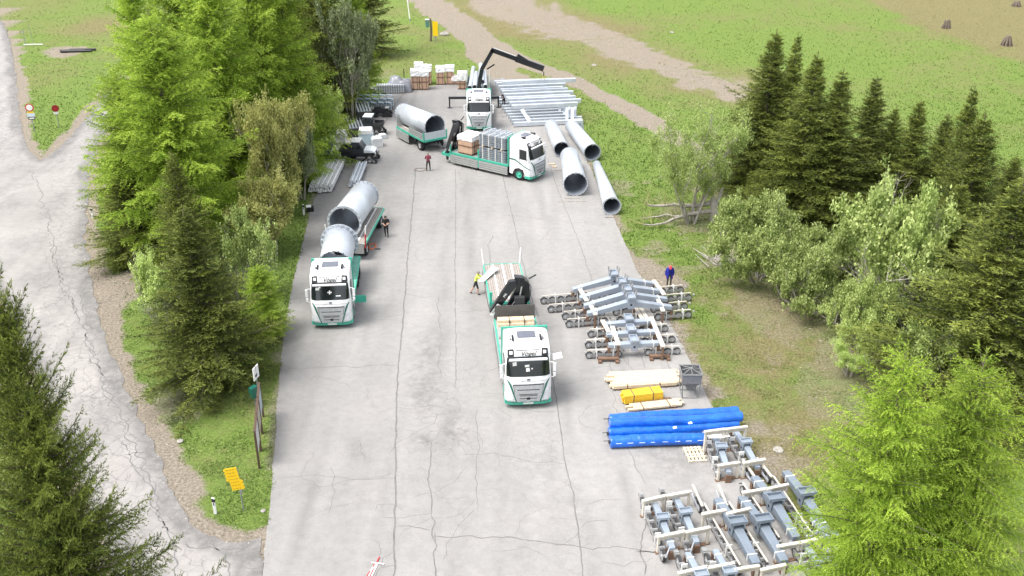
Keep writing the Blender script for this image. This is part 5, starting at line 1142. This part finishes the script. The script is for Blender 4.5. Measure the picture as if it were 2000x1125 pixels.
Fh = [(4*k+i,4*k+(i+1) % 4,4*k+4+(i+1) % 4,4*k+4+i) for k in range(3) for i in range(4)]
ho = MB().add(V, Fh).build('funnel', M_HOP, t); ho.modifiers.new('solid', 'SOLIDIFY').thickness = .03
q = MB()
for sx in (-1, 1):
    for sy in (-1, 1): q.tube((sx*.5,sy*.5,1.0),(sx*.42,sy*.42,.02),.03,.03,6)
q.path([(-.42,-.42,.03),(.42,-.42,.03),(.42,.42,.03),(-.42,.42,.03),(-.42,-.42,.03)], .03, 6); q.build('stand', M_HOP, t)
q = MB(); q.path([(-.55,-.55,1.56),(.55,-.55,1.56),(.55,.55,1.56),(-.55,.55,1.56),(-.55,-.55,1.56)], .035, 6)
for a0, a1 in (((-.5,-.5),(.5,.5)),((-.5,.5),(.5,-.5)),((-.5,0),(.5,.1)),((0,-.5),(.2,.5))): q.path([(*a0,1.58),(0,0,1.7),(*a1,1.58)], .025, 5)
q.build('wire_top', M_HOP, t)
M_BLUE = mat('blue_plastic_wrap', (.012,.13,.62), .28, var=.3, scale=1.5, bump=.9, bscale=7, coat=.3)
RB = 'rolls wrapped in blue plastic'
for (pa, pb, r, z, x0, lb) in (((1190,829),(1440,813),.30,.30,0,'farthest blue wrapped roll, lying on the ground next to the boards'),((1189,849),(1446,835),.27,.66,0,'upper blue wrapped roll lying on top of the others'),((1188,856),(1440,838),.29,.29,0,'middle blue wrapped roll mostly covered by the upper ones'),((1191,873),(1376,866),.31,.31,0,'nearest blue wrapped roll, its right end behind the timber portal')):
    a, b = at(*pa), at(*pb); d = b - a; t = empty('blue_roll', a, math.atan2(d.y, d.x), lb, 'roll', RB); L = d.length
    n = 110; m = 28; V = []; rr = np.random.RandomState(int(pa[1]))
    for i in range(n+1):
        x = L*i/n; ph = fbm(np.array([x*2.0]), np.array([pa[1]*1.0]), .6, 3)[0]
        for k in range(m):
            th = 2*math.pi*k/m; w_ = fbm(np.array([x*1.3 + math.sin(th)*1.2]), np.array([math.cos(th)*1.6 + pa[1] + x*.5]), .26, 9)[0] - .5
            q_ = r * (1 + .24*w_) * (.93 if i in (0, n) else 1); V.append((x, math.cos(th)*q_ + .03*(ph-.5), z + math.sin(th)*q_ + .04*math.sin(x*.9+pa[1])))
    Fr = [(i*m+k, i*m+(k+1) % m, (i+1)*m+(k+1) % m, (i+1)*m+k) for i in range(n) for k in range(m)]
    o = MB().add(V, Fr, 0, True).add(V[:m], [tuple(range(m))]).add(V[-m:], [tuple(range(m))]).build('wrap', M_BLUE, t)
    if z < .6:
        q = MB().tube((-.08,0,z),(0.02,0,z),.10,.10,10); q.tube((-.3,.1,z),(0,.1,z),.02,.02,5); q.build('core', M_CHASS, t)
    q = MB()
    for k in range(8):
        th = R(140 if z > .6 else 35); x = .4 + k*L/8.2; 
        q.box((x, -r*1.03*math.cos(R(18)), z + r*1.0*math.sin(R(18))), (.30,.012,.035), 0, (R(-18),0,0))
    if pa[1] in (829, 873): q.build('print_mark', mat('pale_print', (.55,.65,.85), .5) if 'pale_print' not in bpy.data.materials else bpy.data.materials['pale_print'], t)
t = empty('white_sheet', at(1402,848,.92) + Vector((0,-.2,0)), R(8), 'white folded sheet lying on the blue rolls beside the portal', 'sheet'); t.location.z = .93
crumple(MB().bb((-.55,-.12,0),(.55,.12,.04)).build('sheet', M_WHT, t), 3, .012)
for px, py, lb in ((1348,827,'small white label on the upper blue roll, right one'),(1318,836,'small white tag on the blue rolls, left one')):
    t = empty('paper_tag', at(px, py, .9), .3, lb, 'tag', 'white tags on the blue rolls'); MB().box((0,0,.03), (.2,.12,.015), 0, (R(15),0,0)).box((.05,.03,.04),(.1,.1,.01)).build('tag', M_WHT, t)
t = empty('empty_pallet', at(1357,890), R(6), 'empty wooden pallet lying on the asphalt in front of the blue rolls', 'pallet')
for k in range(5): MB().bb((-.42+.19*k-.055,-.62,.115),(-.42+.19*k+.055,.62,.135)).build('deck_board', M_TIMB, t)
for y in (-.55, 0, .55): MB().bb((-.47,y-.05,.0),(.47,y+.05,.113)).build('bearer', M_PALET, t)
for y in (-.28, .28): MB().bb((-.47,y-.05,.136),(.47,y+.05,.155)).build('deck_board', M_TIMB, t)
# ================================================================== people
M_SKIN = mat('skin', (.52,.31,.22), .55, var=.08); 
def clothes(n, c, **k): return bpy.data.materials.get(n) or mat(n, c, .8, var=.25, scale=9, **k)
M_SHOE = clothes('dark_shoes', (.02,.02,.02))
def plaid():
    m = mat('red_check_shirt', (.30,.03,.05), .8); nt = m.node_tree; N = nt.nodes; tc = N.new('ShaderNodeTexCoord'); ck = N.new('ShaderNodeTexChecker'); ck.inputs['Scale'].default_value = 9
    ck.inputs[1].default_value = (.38,.05,.08,1); ck.inputs[2].default_value = (.05,.03,.06,1); nt.links.new(tc.outputs['Object'], ck.inputs['Vector']); nt.links.new(ck.outputs['Color'], N['Principled BSDF'].inputs['Base Color']); return m
def person(lb, p, rz, J, top, legs, hair, sleeves=True, shorts=False, coat=False, cap=None, h=1.76):
    j = dict(pelvis=(0,0,.96), spine=(0,.01,1.14), chest=(0,0,1.36), neck=(0,-.01,1.50), head0=(0,-.02,1.57), head1=(0,-.03,1.65), head2=(0,-.01,1.74))
    for s, n in ((-1,'l'), (1,'r')):
        j.update({n+'sho':(s*.19,0,1.43), n+'elb':(s*.25,.02,1.15), n+'wri':(s*.24,-.06,.90), n+'hip':(s*.095,0,.92), n+'kne':(s*.11,-.02,.50), n+'ank':(s*.115,.02,.09), n+'toe':(s*.13,-.17,.045)})
    j.update(J); j = {k: Vector(v) for k, v in j.items()}
    rad = dict(pelvis=.15, spine=.135, chest=.155, neck=.058, head0=.07, head1=.095, head2=.07, sho=.075, elb=.05, wri=.034, hip=.10, kne=.065, ank=.045, toe=.038)
    E_ = [('pelvis','spine'),('spine','chest'),('chest','neck'),('neck','head0'),('head0','head1'),('head1','head2')]
    for n in 'lr': E_ += [('chest',n+'sho'),(n+'sho',n+'elb'),(n+'elb',n+'wri'),('pelvis',n+'hip'),(n+'hip',n+'kne'),(n+'kne',n+'ank'),(n+'ank',n+'toe')]
    for n in 'lr':
        s = -1 if n == 'l' else 1; d = (j[n+'wri'] - j[n+'elb']).normalized(); a = d.cross(Vector((0,1,0))); a = a.normalized() if a.length > .2 else Vector((1,0,0)); b_ = d.cross(a)
        j[n+'palm'] = j[n+'wri'] + d*.07; rad[n+'palm'] = .032; E_.append((n+'wri', n+'palm'))
        for k, (o, ln) in enumerate(((-.030,.070),(-.010,.085),(.010,.080),(.029,.062))):
            f1, f2 = '%sf%da' % (n,k), '%sf%db' % (n,k); j[f1] = j[n+'palm'] + d*.045 + a*o; j[f2] = j[f1] + d*ln*.75 + b_*.03; rad[f1] = .0095; rad[f2] = .008; E_ += [(n+'palm', f1), (f1, f2)]
        j[n+'thb'] = j[n+'wri'] + d*.085 + a*(-.062) + b_*.02; rad[n+'thb'] = .010; E_.append((n+'wri', n+'thb'))
    K = list(j); me = bpy.data.meshes.new('body'); me.from_pydata([j[k] for k in K], [(K.index(a), K.index(b)) for a, b in E_], [])
    o = bpy.data.objects.new('body', me); COL.objects.link(o); sk = o.modifiers.new('skin', 'SKIN'); sk.use_smooth_shade = True; ss = o.modifiers.new('sub', 'SUBSURF'); ss.levels = ss.render_levels = 1
    if not me.skin_vertices: 
        with bpy.context.temp_override(object=o, active_object=o): bpy.ops.mesh.customdata_skin_add()
    for k, v in zip(K, me.skin_vertices[0].data):
        r = rad.get(k, rad.get(k[1:], .05)); v.radius = (r, r * (.72 if k in ('chest','spine') else 1)); v.use_root = k == 'pelvis'
    m2 = bpy.data.meshes.new_from_object(o.evaluated_get(bpy.context.evaluated_depsgraph_get())); bpy.data.objects.remove(o); m2.name = 'body'
    m2.materials.clear(); 
    for m in (M_SKIN, top, legs, M_SHOE): m2.materials.append(m)
    def zone(a, b):
        q = {a[1:], b[1:]} if a not in ('pelvis','spine','chest','neck','head0','head1') else {b[1:] if b[0] in 'lr' else b}
        if a in ('neck','head0','head1'): return 0
        if a in ('pelvis',) and b[1:] == 'hip': return 2
        if a in ('pelvis','spine','chest'): return 1 if b != 'neck' else 1
        if q == {'sho','elb'}: return 1
        if q == {'elb','wri'}: return 1 if sleeves else 0
        if q == {'hip','kne'}: return 2
        if q == {'kne','ank'}: return 0 if shorts else 2
        if q == {'ank','toe'}: return 3
        return 0
    segs = [(j[a], j[b], zone(a, b)) for a, b in E_]
    for f in m2.polygons:
        c = f.center; best = (9, 0)
        for a, b, zn in segs:
            ab = b - a; t = max(0, min(1, (c-a).dot(ab) / max(1e-6, ab.dot(ab)))); dd = (c - a - ab*t).length
            if dd < best[0]: best = (dd, zn)
        z = best[1]
        if z == 1 and c.z < j['pelvis'].z + .03 and not coat: z = 2
        f.material_index = z; f.use_smooth = True
    t = empty('person', p, rz, lb, 'person'); link('body', m2, t)
    hc, up = j['head1'], (j['head2'] - j['head0']).normalized(); fw = Vector((0,-1,0)) - up * Vector((0,-1,0)).dot(up); fw.normalize(); sd = up.cross(fw)
    hm = MB(); hm.lathe(hc + up*.0 - fw*.012, up, [(-.04,.098),(.0,.106),(.05,.100),(.085,.075),(.105,.035),(.112,.004)], 14); hm.build('cap' if cap else 'hair', cap or hair, t)
    if cap: MB().box(hc + up*.035 + fw*.13, (.15,.13,.02)).build('cap_peak', cap, t)
    fc = MB().box(hc + fw*.105 - up*.02, (.03,.03,.04)); fc.build('nose', M_SKIN, t)
    ey = MB(); [ey.box(hc + fw*.096 + sd*s*.035 + up*.006, (.02,.012,.012)) for s in (-1,1)]
    for s in (-1, 1): MB().box(hc + fw*.094 + sd*s*.035 + up*.006, (.022,.014,.014)).build('eye', M_BLACK, t); MB().box(hc + sd*s*.10 - up*.01, (.022,.03,.05)).build('ear', M_SKIN, t)
    MB().box(hc + fw*.09 - up*.06, (.045,.012,.01)).build('mouth', M_BROWN, t)
    if coat:
        cb = MB(); V = []
        for z, sx, sy in ((1.46,.17,.12),(1.36,.24,.16),(1.1,.235,.165),(.74,.27,.19)):
            V += [(j['chest'].x + sx*math.cos(6.283*k/16), j['chest'].y*(z/1.36) + sy*math.sin(6.283*k/16), z) for k in range(16)]
        cb.add(V, [(r*16+k, r*16+(k+1) % 16, (r+1)*16+(k+1) % 16, (r+1)*16+k) for r in range(3) for k in range(16) if k not in (11, 12)], 0, True); cb.build('open_jacket', top, t)
    return t
G_HAIR = clothes('grey_hair', (.22,.20,.18)); D_HAIR = clothes('dark_hair', (.03,.022,.018)); BLK = clothes('black_clothes', (.012,.012,.013)); DTR = clothes('dark_trousers', (.025,.025,.03))
HIV = clothes('hi_vis_yellow_shirt', (.72,.90,.12))
wp = at(930, 575)
person('man in a yellow high visibility shirt and dark shorts carrying a white panel', wp, R(88),
       dict(chest=(0,-.10,1.34), neck=(0,-.14,1.48), head0=(0,-.16,1.55), head1=(0,-.18,1.63), head2=(0,-.17,1.72), lsho=(-.19,-.12,1.41), rsho=(.19,-.12,1.41), lelb=(-.22,-.32,1.22), relb=(.22,-.34,1.22), lwri=(-.16,-.55,1.20), rwri=(.10,-.55,1.22),
            rkne=(.10,.16,.50), rank=(.10,.42,.10), rtoe=(.10,.26,.045), lkne=(-.10,-.14,.50), lank=(-.10,-.10,.09), ltoe=(-.11,-.29,.045)), HIV, DTR, G_HAIR, shorts=True)
t = empty('plywood_sheet', at(934.5, 549.5, 1.28), 0, 'white panel held by the man in yellow and resting on the trailer edge', 'panel')
a, b, c, d = (at(*q) - t.location for q in ((933.5,549.6,1.25),(945.5,550.2,1.25),(974,524.5,1.45),(961,521.5,1.45))); n_ = Vector((0,0,.035))
MB().add([a,b,c,d,a+n_,b+n_,c+n_,d+n_], [(0,3,2,1),(4,5,6,7),(0,1,5,4),(1,2,6,5),(2,3,7,6),(3,0,4,7)]).build('board', M_WHT, t)
person('man in black work clothes standing beside the trailer of the left lorry', at(755,463), R(6),
       dict(lelb=(-.27,.0,1.15), lwri=(-.10,-.24,1.10), relb=(.27,.0,1.15), rwri=(.08,-.26,1.12), lkne=(-.09,.06,.5), lank=(-.07,.18,.1), ltoe=(-.08,.02,.045), head1=(0,-.05,1.64)), BLK, BLK, D_HAIR, sleeves=False)
person('man in a red checked shirt and dark trousers seen from behind, near a loose hose', at(837,334.5), R(196),
       dict(lelb=(-.26,-.04,1.16), lwri=(-.16,-.26,1.08), relb=(.26,-.04,1.16), rwri=(.14,-.28,1.08), rank=(.16,.02,.09), lank=(-.16,.0,.09), rkne=(.14,-.02,.5), lkne=(-.14,-.02,.5)), plaid(), DTR, G_HAIR)
person('man in dark clothes beside the far lorry guiding the hanging beam', at(984,210), R(20),
       dict(relb=(.34,-.10,1.32), rwri=(.55,-.16,1.42), lelb=(-.27,.02,1.18), lwri=(-.2,-.2,1.12)), clothes('dark_jacket', (.03,.022,.02)), BLK, D_HAIR)
person('man in a blue jacket with a red cap looking down behind the roller batteries', at(1306,561.5), R(-4),
       dict(neck=(0,-.06,1.48), head0=(0,-.10,1.54), head1=(0,-.16,1.59), head2=(0,-.19,1.67), lelb=(-.28,.02,1.16), lwri=(-.27,-.08,.92), relb=(.28,.02,1.16), rwri=(.26,-.08,.93)), clothes('royal_blue_jacket', (.012,.02,.26)), clothes('grey_green_trousers', (.06,.065,.06)), D_HAIR, coat=True, cap=clothes('red_cap', (.62,.06,.08)))
# ================================================================== signs and posts
M_POST = mat('grey_post', (.30,.31,.32), .5, metal=.4); M_RED = mat('sign_red', (.55,.03,.03), .45); M_SYEL = mat('sign_yellow', (.86,.55,.01), .45, var=.06); M_DK = mat('sign_dark', (.02,.03,.045), .4); M_LET = mat('sign_lettering', (.36,.24,.015), .5); M_DBR = mat('dark_brown_frame', (.085,.05,.035), .7); M_PBL = mat('sign_pale_blue', (.62,.70,.78), .45)
def disc(t, c, r, m1, m2, f=.74):
    MB().tube(Vector(c)+Vector((0,.012,0)), Vector(c)+Vector((0,-.012,0)), r, r, 28, 0, True, False).build('sign_ring', m1, t); MB().tube(c, Vector(c)+Vector((0,-.018,0)), r*f, r*f, 28, 0, True, False).build('sign_face', m2, t)
p = at(68,258); t = empty('road_sign', p, R(14), 'round white road sign with a red ring and two plates below it', 'road sign'); H_ = height_for(p, 202)
MB().tube((0,.05,-.2),(0,.05,H_),.04,.04,8).build('post', M_POST, t); disc(t, (0,0,H_-.42), .40, M_RED, M_WHT)
MB().bb((-.36,-.01,H_-1.36),(.36,.01,H_-1.0)).build('plate', M_PBL, t); MB().bb((-.32,-.01,H_-1.66),(.34,.01,H_-1.365)).build('dark_plate', M_DK, t); MB().bb((-.22,-.016,H_-1.58),(.24,-.011,H_-1.45)).build('plate_mark', M_WHT, t); MB().bb((-.3,-.012,H_-.98),(.3,.012,H_-.84)).build('yellow_plate', M_SYEL, t)
p = at(116,250); t = empty('road_sign', p, R(28), 'dark red round road sign with a small white plate, right of the white one', 'road sign'); H_ = height_for(p, 205)
MB().tube((0,.05,-.2),(0,.05,H_),.035,.035,8).build('post', M_POST, t); disc(t, (0,0,H_-.36), .35, mat('dark_sign_red', (.25,.01,.02), .45), mat('dark_sign_red2', (.30,.015,.025), .45), .9)
MB().beam((-.2,-.026,H_-.56),(.2,-.026,H_-.16),.06,.006,0,(0,1,0)).beam((.2,-.026,H_-.56),(-.2,-.026,H_-.16),.06,.005,0,(0,1,0)).build('cross_mark', M_RED, t); MB().bb((-.25,-.01,H_-.95),(.22,.01,H_-.72)).build('plate', M_WHT, t)
p = at(476,998); t = empty('direction_sign', p, R(6), 'stack of yellow hiking arrows on a grey pole near the lower left grass corner', 'direction sign'); H_ = height_for(p, 914)
MB().tube((0,.05,-.2),(-.05,.05,H_-.05),.035,.035,8).bb((-.06,.0,H_-1.45),(.06,.1,H_-1.3)).build('post', M_POST, t); dy_ = .0
for k in range(7):
    z1 = H_ - .178*k; z0 = z1 - .175; l = k < 4; x0, x1 = (-.29,.25) if l else (-.22,.31); zm = (z0+z1)/2
    pl = [(x0-.0,z0),(x1,z0),(x1,z1),(x0,z1),(x0-.07,zm)] if l else [(x0,z0),(x1,z0),(x1+.07,zm),(x1,z1),(x0,z1)]
    s_ = MB().prism(pl, -.012+.002*k, .012+.002*k, 1).build('arrow_board', M_SYEL, t); s_.rotation_euler = (0, R(-7), 0); s_.location = (.0,0,.03)
    q = MB(); rr = random.Random(k)
    x = x0 + .05
    while x < x1 - .12: w_ = rr.uniform(.05,.13); q.bb((x,-.016+.002*k,zm-.014),(x+w_,-.013+.002*k,zm+.014)); x += w_ + .03
    q.build('lettering_line', M_LET, s_)
def deline(lb, px, py, h=.92, w_=.13):
    t = empty('marker_post', at(px, py), R(5), lb, 'marker post', 'white roadside marker posts')
    MB().prism([(-w_/2,0),(w_/2,0),(w_/2,h-.06),(-w_/2,h)], -.05, .05, 1).build('post', M_WHT, t); MB().prism([(-w_/2-.002,h-.22),(w_/2+.002,h-.26),(w_/2+.002,h-.08),(-w_/2-.002,h-.02)], -.052, .052, 1).build('black_band', M_BLACK, t); MB().bb((-.025,-.056,h-.42),(.025,-.053,h-.27)).build('reflector', M_DK, t)
deline('white roadside post with a black band beside the yellow arrows', 421, 1003); deline('white roadside post at the edge of the left road under the larches', 182, 427); deline('leaning white post at the grass edge behind the left trailer', 594, 420)
t = empty('small_box', at(606,412), .2, 'small black box with a white top on the grass edge beside the leaning post', 'box'); MB().bb((-.3,-.25,0),(.3,.25,.4)).build('tub', M_BLACK, t, bevel=.04); MB().bb((-.3,-.27,.4),(.1,.2,.46)).build('lid', M_WHT, t)
A0, A1 = at(507,914), at(515,812)
for k, (lb, pm) in enumerate((('nearest brown framed notice board seen nearly edge on','white_notice'),('middle brown framed notice board seen nearly edge on','tan_notice'),('farthest notice board of the row with a blue grey face','blue_notice'))):
    a = A0 + (A1-A0)*k/3; b = A0 + (A1-A0)*(k+.93)/3; d = b - a; t = empty('notice_board', a, math.atan2(d.y, d.x), lb, 'notice board', 'row of notice boards at the lot edge'); L = d.length
    for x in (0, L): MB().bb((x-.05,-.05,-.1),(x+.05,.05,2.15)).build('post', M_DBR, t)
    MB().bb((.05,-.03,.75),(L-.05,.03,2.1)).build('panel', mat(pm, [(.62,.62,.60),(.45,.40,.33),(.42,.48,.53)][k], .5), t); MB().bb((0,-.06,2.1),(L,.06,2.18)).build('top_rail', M_DBR, t)
p = at(508,790); t = empty('tall_sign', p, R(78), 'tall pole with a white sign above the notice boards', 'sign'); H_ = height_for(p, 716)
MB().tube((0,0,-.2),(0,0,H_),.03,.03,8).build('post', M_POST, t); MB().bb((-.3,-.02,H_-.75),(.3,.02,H_)).build('panel', M_WHT, t); MB().bb((-.15,-.025,H_-.6),(.1,-.021,H_-.45)).build('sign_mark', M_DK, t)
t = empty('litter_bin', at(499,792), R(60), 'narrow green bin on a post behind the notice boards', 'bin'); MB().tube((0,0,-.1),(0,0,1.0),.03,.03,6).build('post', M_POST, t); MB().prism([(-.18,.55),(.18,.55),(.22,1.2),(-.22,1.2)], -.15, .15, 1).build('tub', M_DGREEN, t, bevel=.02)
p = at(851,84); t = empty('direction_sign', p, R(-10), 'yellow sign on a post on the meadow by the dirt track', 'direction sign'); H_ = height_for(p, 42)
MB().tube((0,.05,-.2),(0,.05,H_),.05,.05,8).build('post', M_POST, t); MB().bb((-.36,-.02,1.0),(.36,.02,H_)).build('panel', M_SYEL, t)
t = empty('tree_stump_post', at(841,80), 0, 'dark wooden post with a green box beside the yellow sign', 'post'); H_ = height_for(at(841,80), 36)
MB().tube((0,0,-.2),(.15,0,H_*.55),.16,.14,8).tube((.15,0,H_*.55),(.05,0,H_),.14,.12,8).build('post', M_BARK, t); MB().bb((-.62,-.2,H_-1.2),(-.1,.2,H_-.2)).build('green_box', mat('green_box', (.10,.24,.20), .5), t, bevel=.03); MB().bb((-.66,-.24,H_-.2),(-.06,.24,H_-.12)).build('box_roof', M_WHT, t)
t = empty('pole', at(801,40), 0, 'thin white pole standing on the meadow at the top', 'pole'); MB().tube((0,0,-.2),(-.3,0,height_for(at(801,40), -6)),.09,.08,8).build('shaft', M_WHT, t); MB().tube((0,0,0),(0,0,.25),.13,.13,8).build('foot', M_POST, t)
t = empty('low_barrier', at(64,89), R(3), 'low white bar with two thin posts on the meadow near the upper road', 'barrier'); MB().bb((-1.2,-.06,.1),(1.4,.06,.22)).build('bar', M_WHT, t); MB().tube((-.9,0,0),(-.9,0,2.3),.04,.04,6).tube((.1,.2,0),(-.1,.2,2.9),.03,.03,6).build('post', M_POST, t)
# ================================================================== loose things
q = at(150,101); t = empty('drain_pipes', q, R(2), 'black plastic pipes lying in a ditch left of the larches', 'pipes')
for k, (x0, x1, y_, z_) in enumerate(((-2.2,1.0,0,.15),(-1.0,2.4,.3,.2),(-2.0,2.0,-.3,.12))): MB().tube((x0,y_,z_),(x1,y_+.2,z_),.16,.16,8).build('pipe', M_BLACK, t)
def squig(name, lb, px, py, m, seed, cat, sx=1.0, sy=.6, r=.022, z=.03, n=26):
    t = empty(name, at(px, py), 0, lb, cat); rr = random.Random(seed); pts = []
    for k in range(n): a = 6.6*k/n; pts.append((sx*math.cos(a)*(1-.2*k/n)+rr.gauss(0,.04), sy*math.sin(a)+rr.gauss(0,.03), z+.01*(k % 3)))
    pts.append((sx*1.1,.1,z)); MB().path(pts, r, 5).build('line', m, t); return t
squig('loose_hose', 'brown hose lying in a loop beside the man in the checked shirt', 821, 332, M_BROWN, 3, 'hose', .62, .42)
squig('orange_straps', 'orange straps lying on the asphalt beside the green edged trailer', 727, 482, M_OR, 5, 'straps', .28, .5, .04)
squig('loose_rope', 'thin dark rope end lying beside the orange straps', 737, 487, M_CHASS, 6, 'rope', .22, .06, .02)
t = empty('marker_stakes', at(730,1120), R(0), 'red and white survey stakes lying on the asphalt at the lower edge', 'stakes')
for k, (a, b) in enumerate((((717,1125),(733,1101)),((722,1127),(741,1088)))):
    a, b = at(*a, .04) - t.location, at(*b, .04) - t.location; a.z = b.z = .04
    MB().beam(a, a+(b-a)*.4, .05, .03).beam(a+(b-a)*.72, b, .05, .03).build('red_stake', M_RED, t); MB().beam(a+(b-a)*.4, a+(b-a)*.72, .05, .03).beam(a+Vector((.06,0,0)), a+(b-a)*.7+Vector((.06,0,0)), .05, .025).build('white_stake', M_WHT, t)
a, b = at(725,1099,.06)-t.location, at(750,1102,.06)-t.location; a.z = b.z = .07; MB().beam(a, b, .05, .03).build('white_stake', M_WHT, t)
def stump(lb, px, py, r, h, seed, m=M_BARK):
    t = empty('tree_stump', at(px, py), 0, lb, 'tree stump', 'grey stumps on the dry slope'); rr = random.Random(seed); b = MB()
    for k in range(9): a = 6.283*k/9; b.tube((math.cos(a)*r*.5,math.sin(a)*r*.5,h*rr.uniform(.6,1)),(math.cos(a)*r*1.3,math.sin(a)*r*1.3,-.1),r*.32,r*.2,5)
    b.build('roots', m, t); MB().tube((0,0,-.1),(0,0,h*.85),r*.85,r*.7,9).build('stem', m, t)
stump('grey root stump on the dry slope at the upper right edge', 1966, 88, .6, 1.3, 1); stump('smaller pale stump on the dry slope, left of the grey one', 1848, 55, .5, 1.2, 2); stump('low grey stump at the very top of the dry slope', 1985, 12, .6, .9, 3)
p0 = at(1392,432); t = empty('broken_tree', p0, 0, 'broken willow trunk with limbs fallen onto the grass beside the budding tree', 'tree'); rr = random.Random(8); b = MB()
b.tube((.2,0,-.2),(0,0,1.3),.42,.34,9).tube((0,0,1.3),(-.2,.1,2.2),.34,.1,7).tube((0.1,0,1.2),(.6,.3,2.7),.2,.07,7)
def wob(a, b_, r0, r1, n=7, j=.12):
    P_ = [Vector(a).lerp(Vector(b_), k/n) + Vector((rr.gauss(0,j), rr.gauss(0,j), rr.gauss(0,j*.6))) for k in range(n+1)]
    for k in range(n): b.tube(P_[k], P_[k+1], r0+(r1-r0)*k/n, r0+(r1-r0)*(k+1)/n, 6, cap=False)
    return P_
L1 = wob((-.1,0,1.4), (-5.3,.6,1.0), .22, .08); L2 = wob((-.1,0,.9), (-5.9,-1.6,.25), .18, .05); L3 = wob((-2,-.4,.7), (-5.9,-.6,.5), .1, .03)
b.build('trunk', M_GREYBARK, t); b = MB()
for k in range(70):
    o = rr.choice(L1[1:]) if rr.random() < .75 else rr.choice(L2[2:]); a = rr.gauss(2.0,.6); l = rr.uniform(.8,2.1); b.tube(o, o + Vector((math.cos(a)*l*.8, rr.gauss(0,.5)*l, abs(math.sin(a))*l)), .022, .008, 4, cap=False)
b.build('twigs', mat('yellow_green_twigs', (.30,.30,.11), .8), t)
p0 = at(1415,520); t = empty('brush_pile', p0, R(-50), 'heap of dead grey branches at the foot of the broad shrub', 'branches'); b = MB()
for k in range(38): o = Vector((rr.gauss(0,.9), rr.gauss(0,.35), abs(rr.gauss(.15,.2)))); a = rr.gauss(2.9,.5); l = rr.uniform(.8,2.4); b.tube(o, o+Vector((math.cos(a)*l, math.sin(a)*l*.7, rr.uniform(-.05,.5))), rr.uniform(.02,.06), .012, 5, cap=False)
b.build('branches', M_GREYBARK, t)
for px, py, s, lb in ((1520,880,.35,'pale dead branch piece on the grass right of the heavy batteries'),(352,862,.22,'pale stone at the road edge, lower left'),(514,998,.16,'small white scrap on the grass beside the lot corner'),(868,68,.9,'pale boulder by the dirt track near the yellow sign'),(1312,64,.4,'white stone on the far meadow'),(1160,128,.45,'pale stone at the rim of the brown track strip'),(196,505,.18,'small white scrap at the left road edge')):
    t = link('stone', None) if 0 else None
    b = MB().lathe((0,0,-.1*s), (0,0,1), [(0,.6*s),(.25*s,.75*s),(.45*s,.5*s),(.55*s,.02)], 9, 0, False); o = b.build('pale_stone', mat('pale_rock', (.42,.40,.36), .9, var=.2) if 'pale_rock' not in bpy.data.materials else bpy.data.materials['pale_rock'], None, at(px, py)); crumple(o, int(px), .04*s); tag(o, lb, 'stone')
# pebbles and crumbs of soil on the verges
n = 9000; px = rg.uniform(0, 2000, n); py = rg.uniform(150, 1125, n); a = (px-1000)/F; b = -(py-562.5)/F; tt = -CAMH/(-SP+b*CP); P = np.stack([a*tt, (CP+b*SP)*tt], 1); s_, d_, dp_ = field(P)
k = (dp_ < .3) & (rg.rand(n) < s_**1.5); P = P[k]; n = len(P); sz = rg.uniform(.03, .09, n) * np.clip(P[:,1]/60, .7, 1.5)
T4 = np.array([(1,0,0),(-.5,.87,0),(-.5,-.87,0),(.1,.1,.9)]); V = (P[:, None, :].repeat(4, 1)); V = np.concatenate([V, np.zeros((n,4,1))], 2) + T4[None]*sz[:,None,None]*rg.uniform(.6,1.3,(n,4,1))
Ft = np.array([(0,1,3),(1,2,3),(2,0,3)])[None] + 4*np.arange(n)[:,None,None]
tag(link('gravel', np_mesh('gravel', V.reshape(-1,3), Ft.reshape(-1,3), np.repeat(rg.rand(n),4), [leafmat('pebbles', (.16,.13,.10), (.50,.46,.40), 0.0)])), 'loose pebbles and soil crumbs along the verges', 'gravel', kind='stuff')
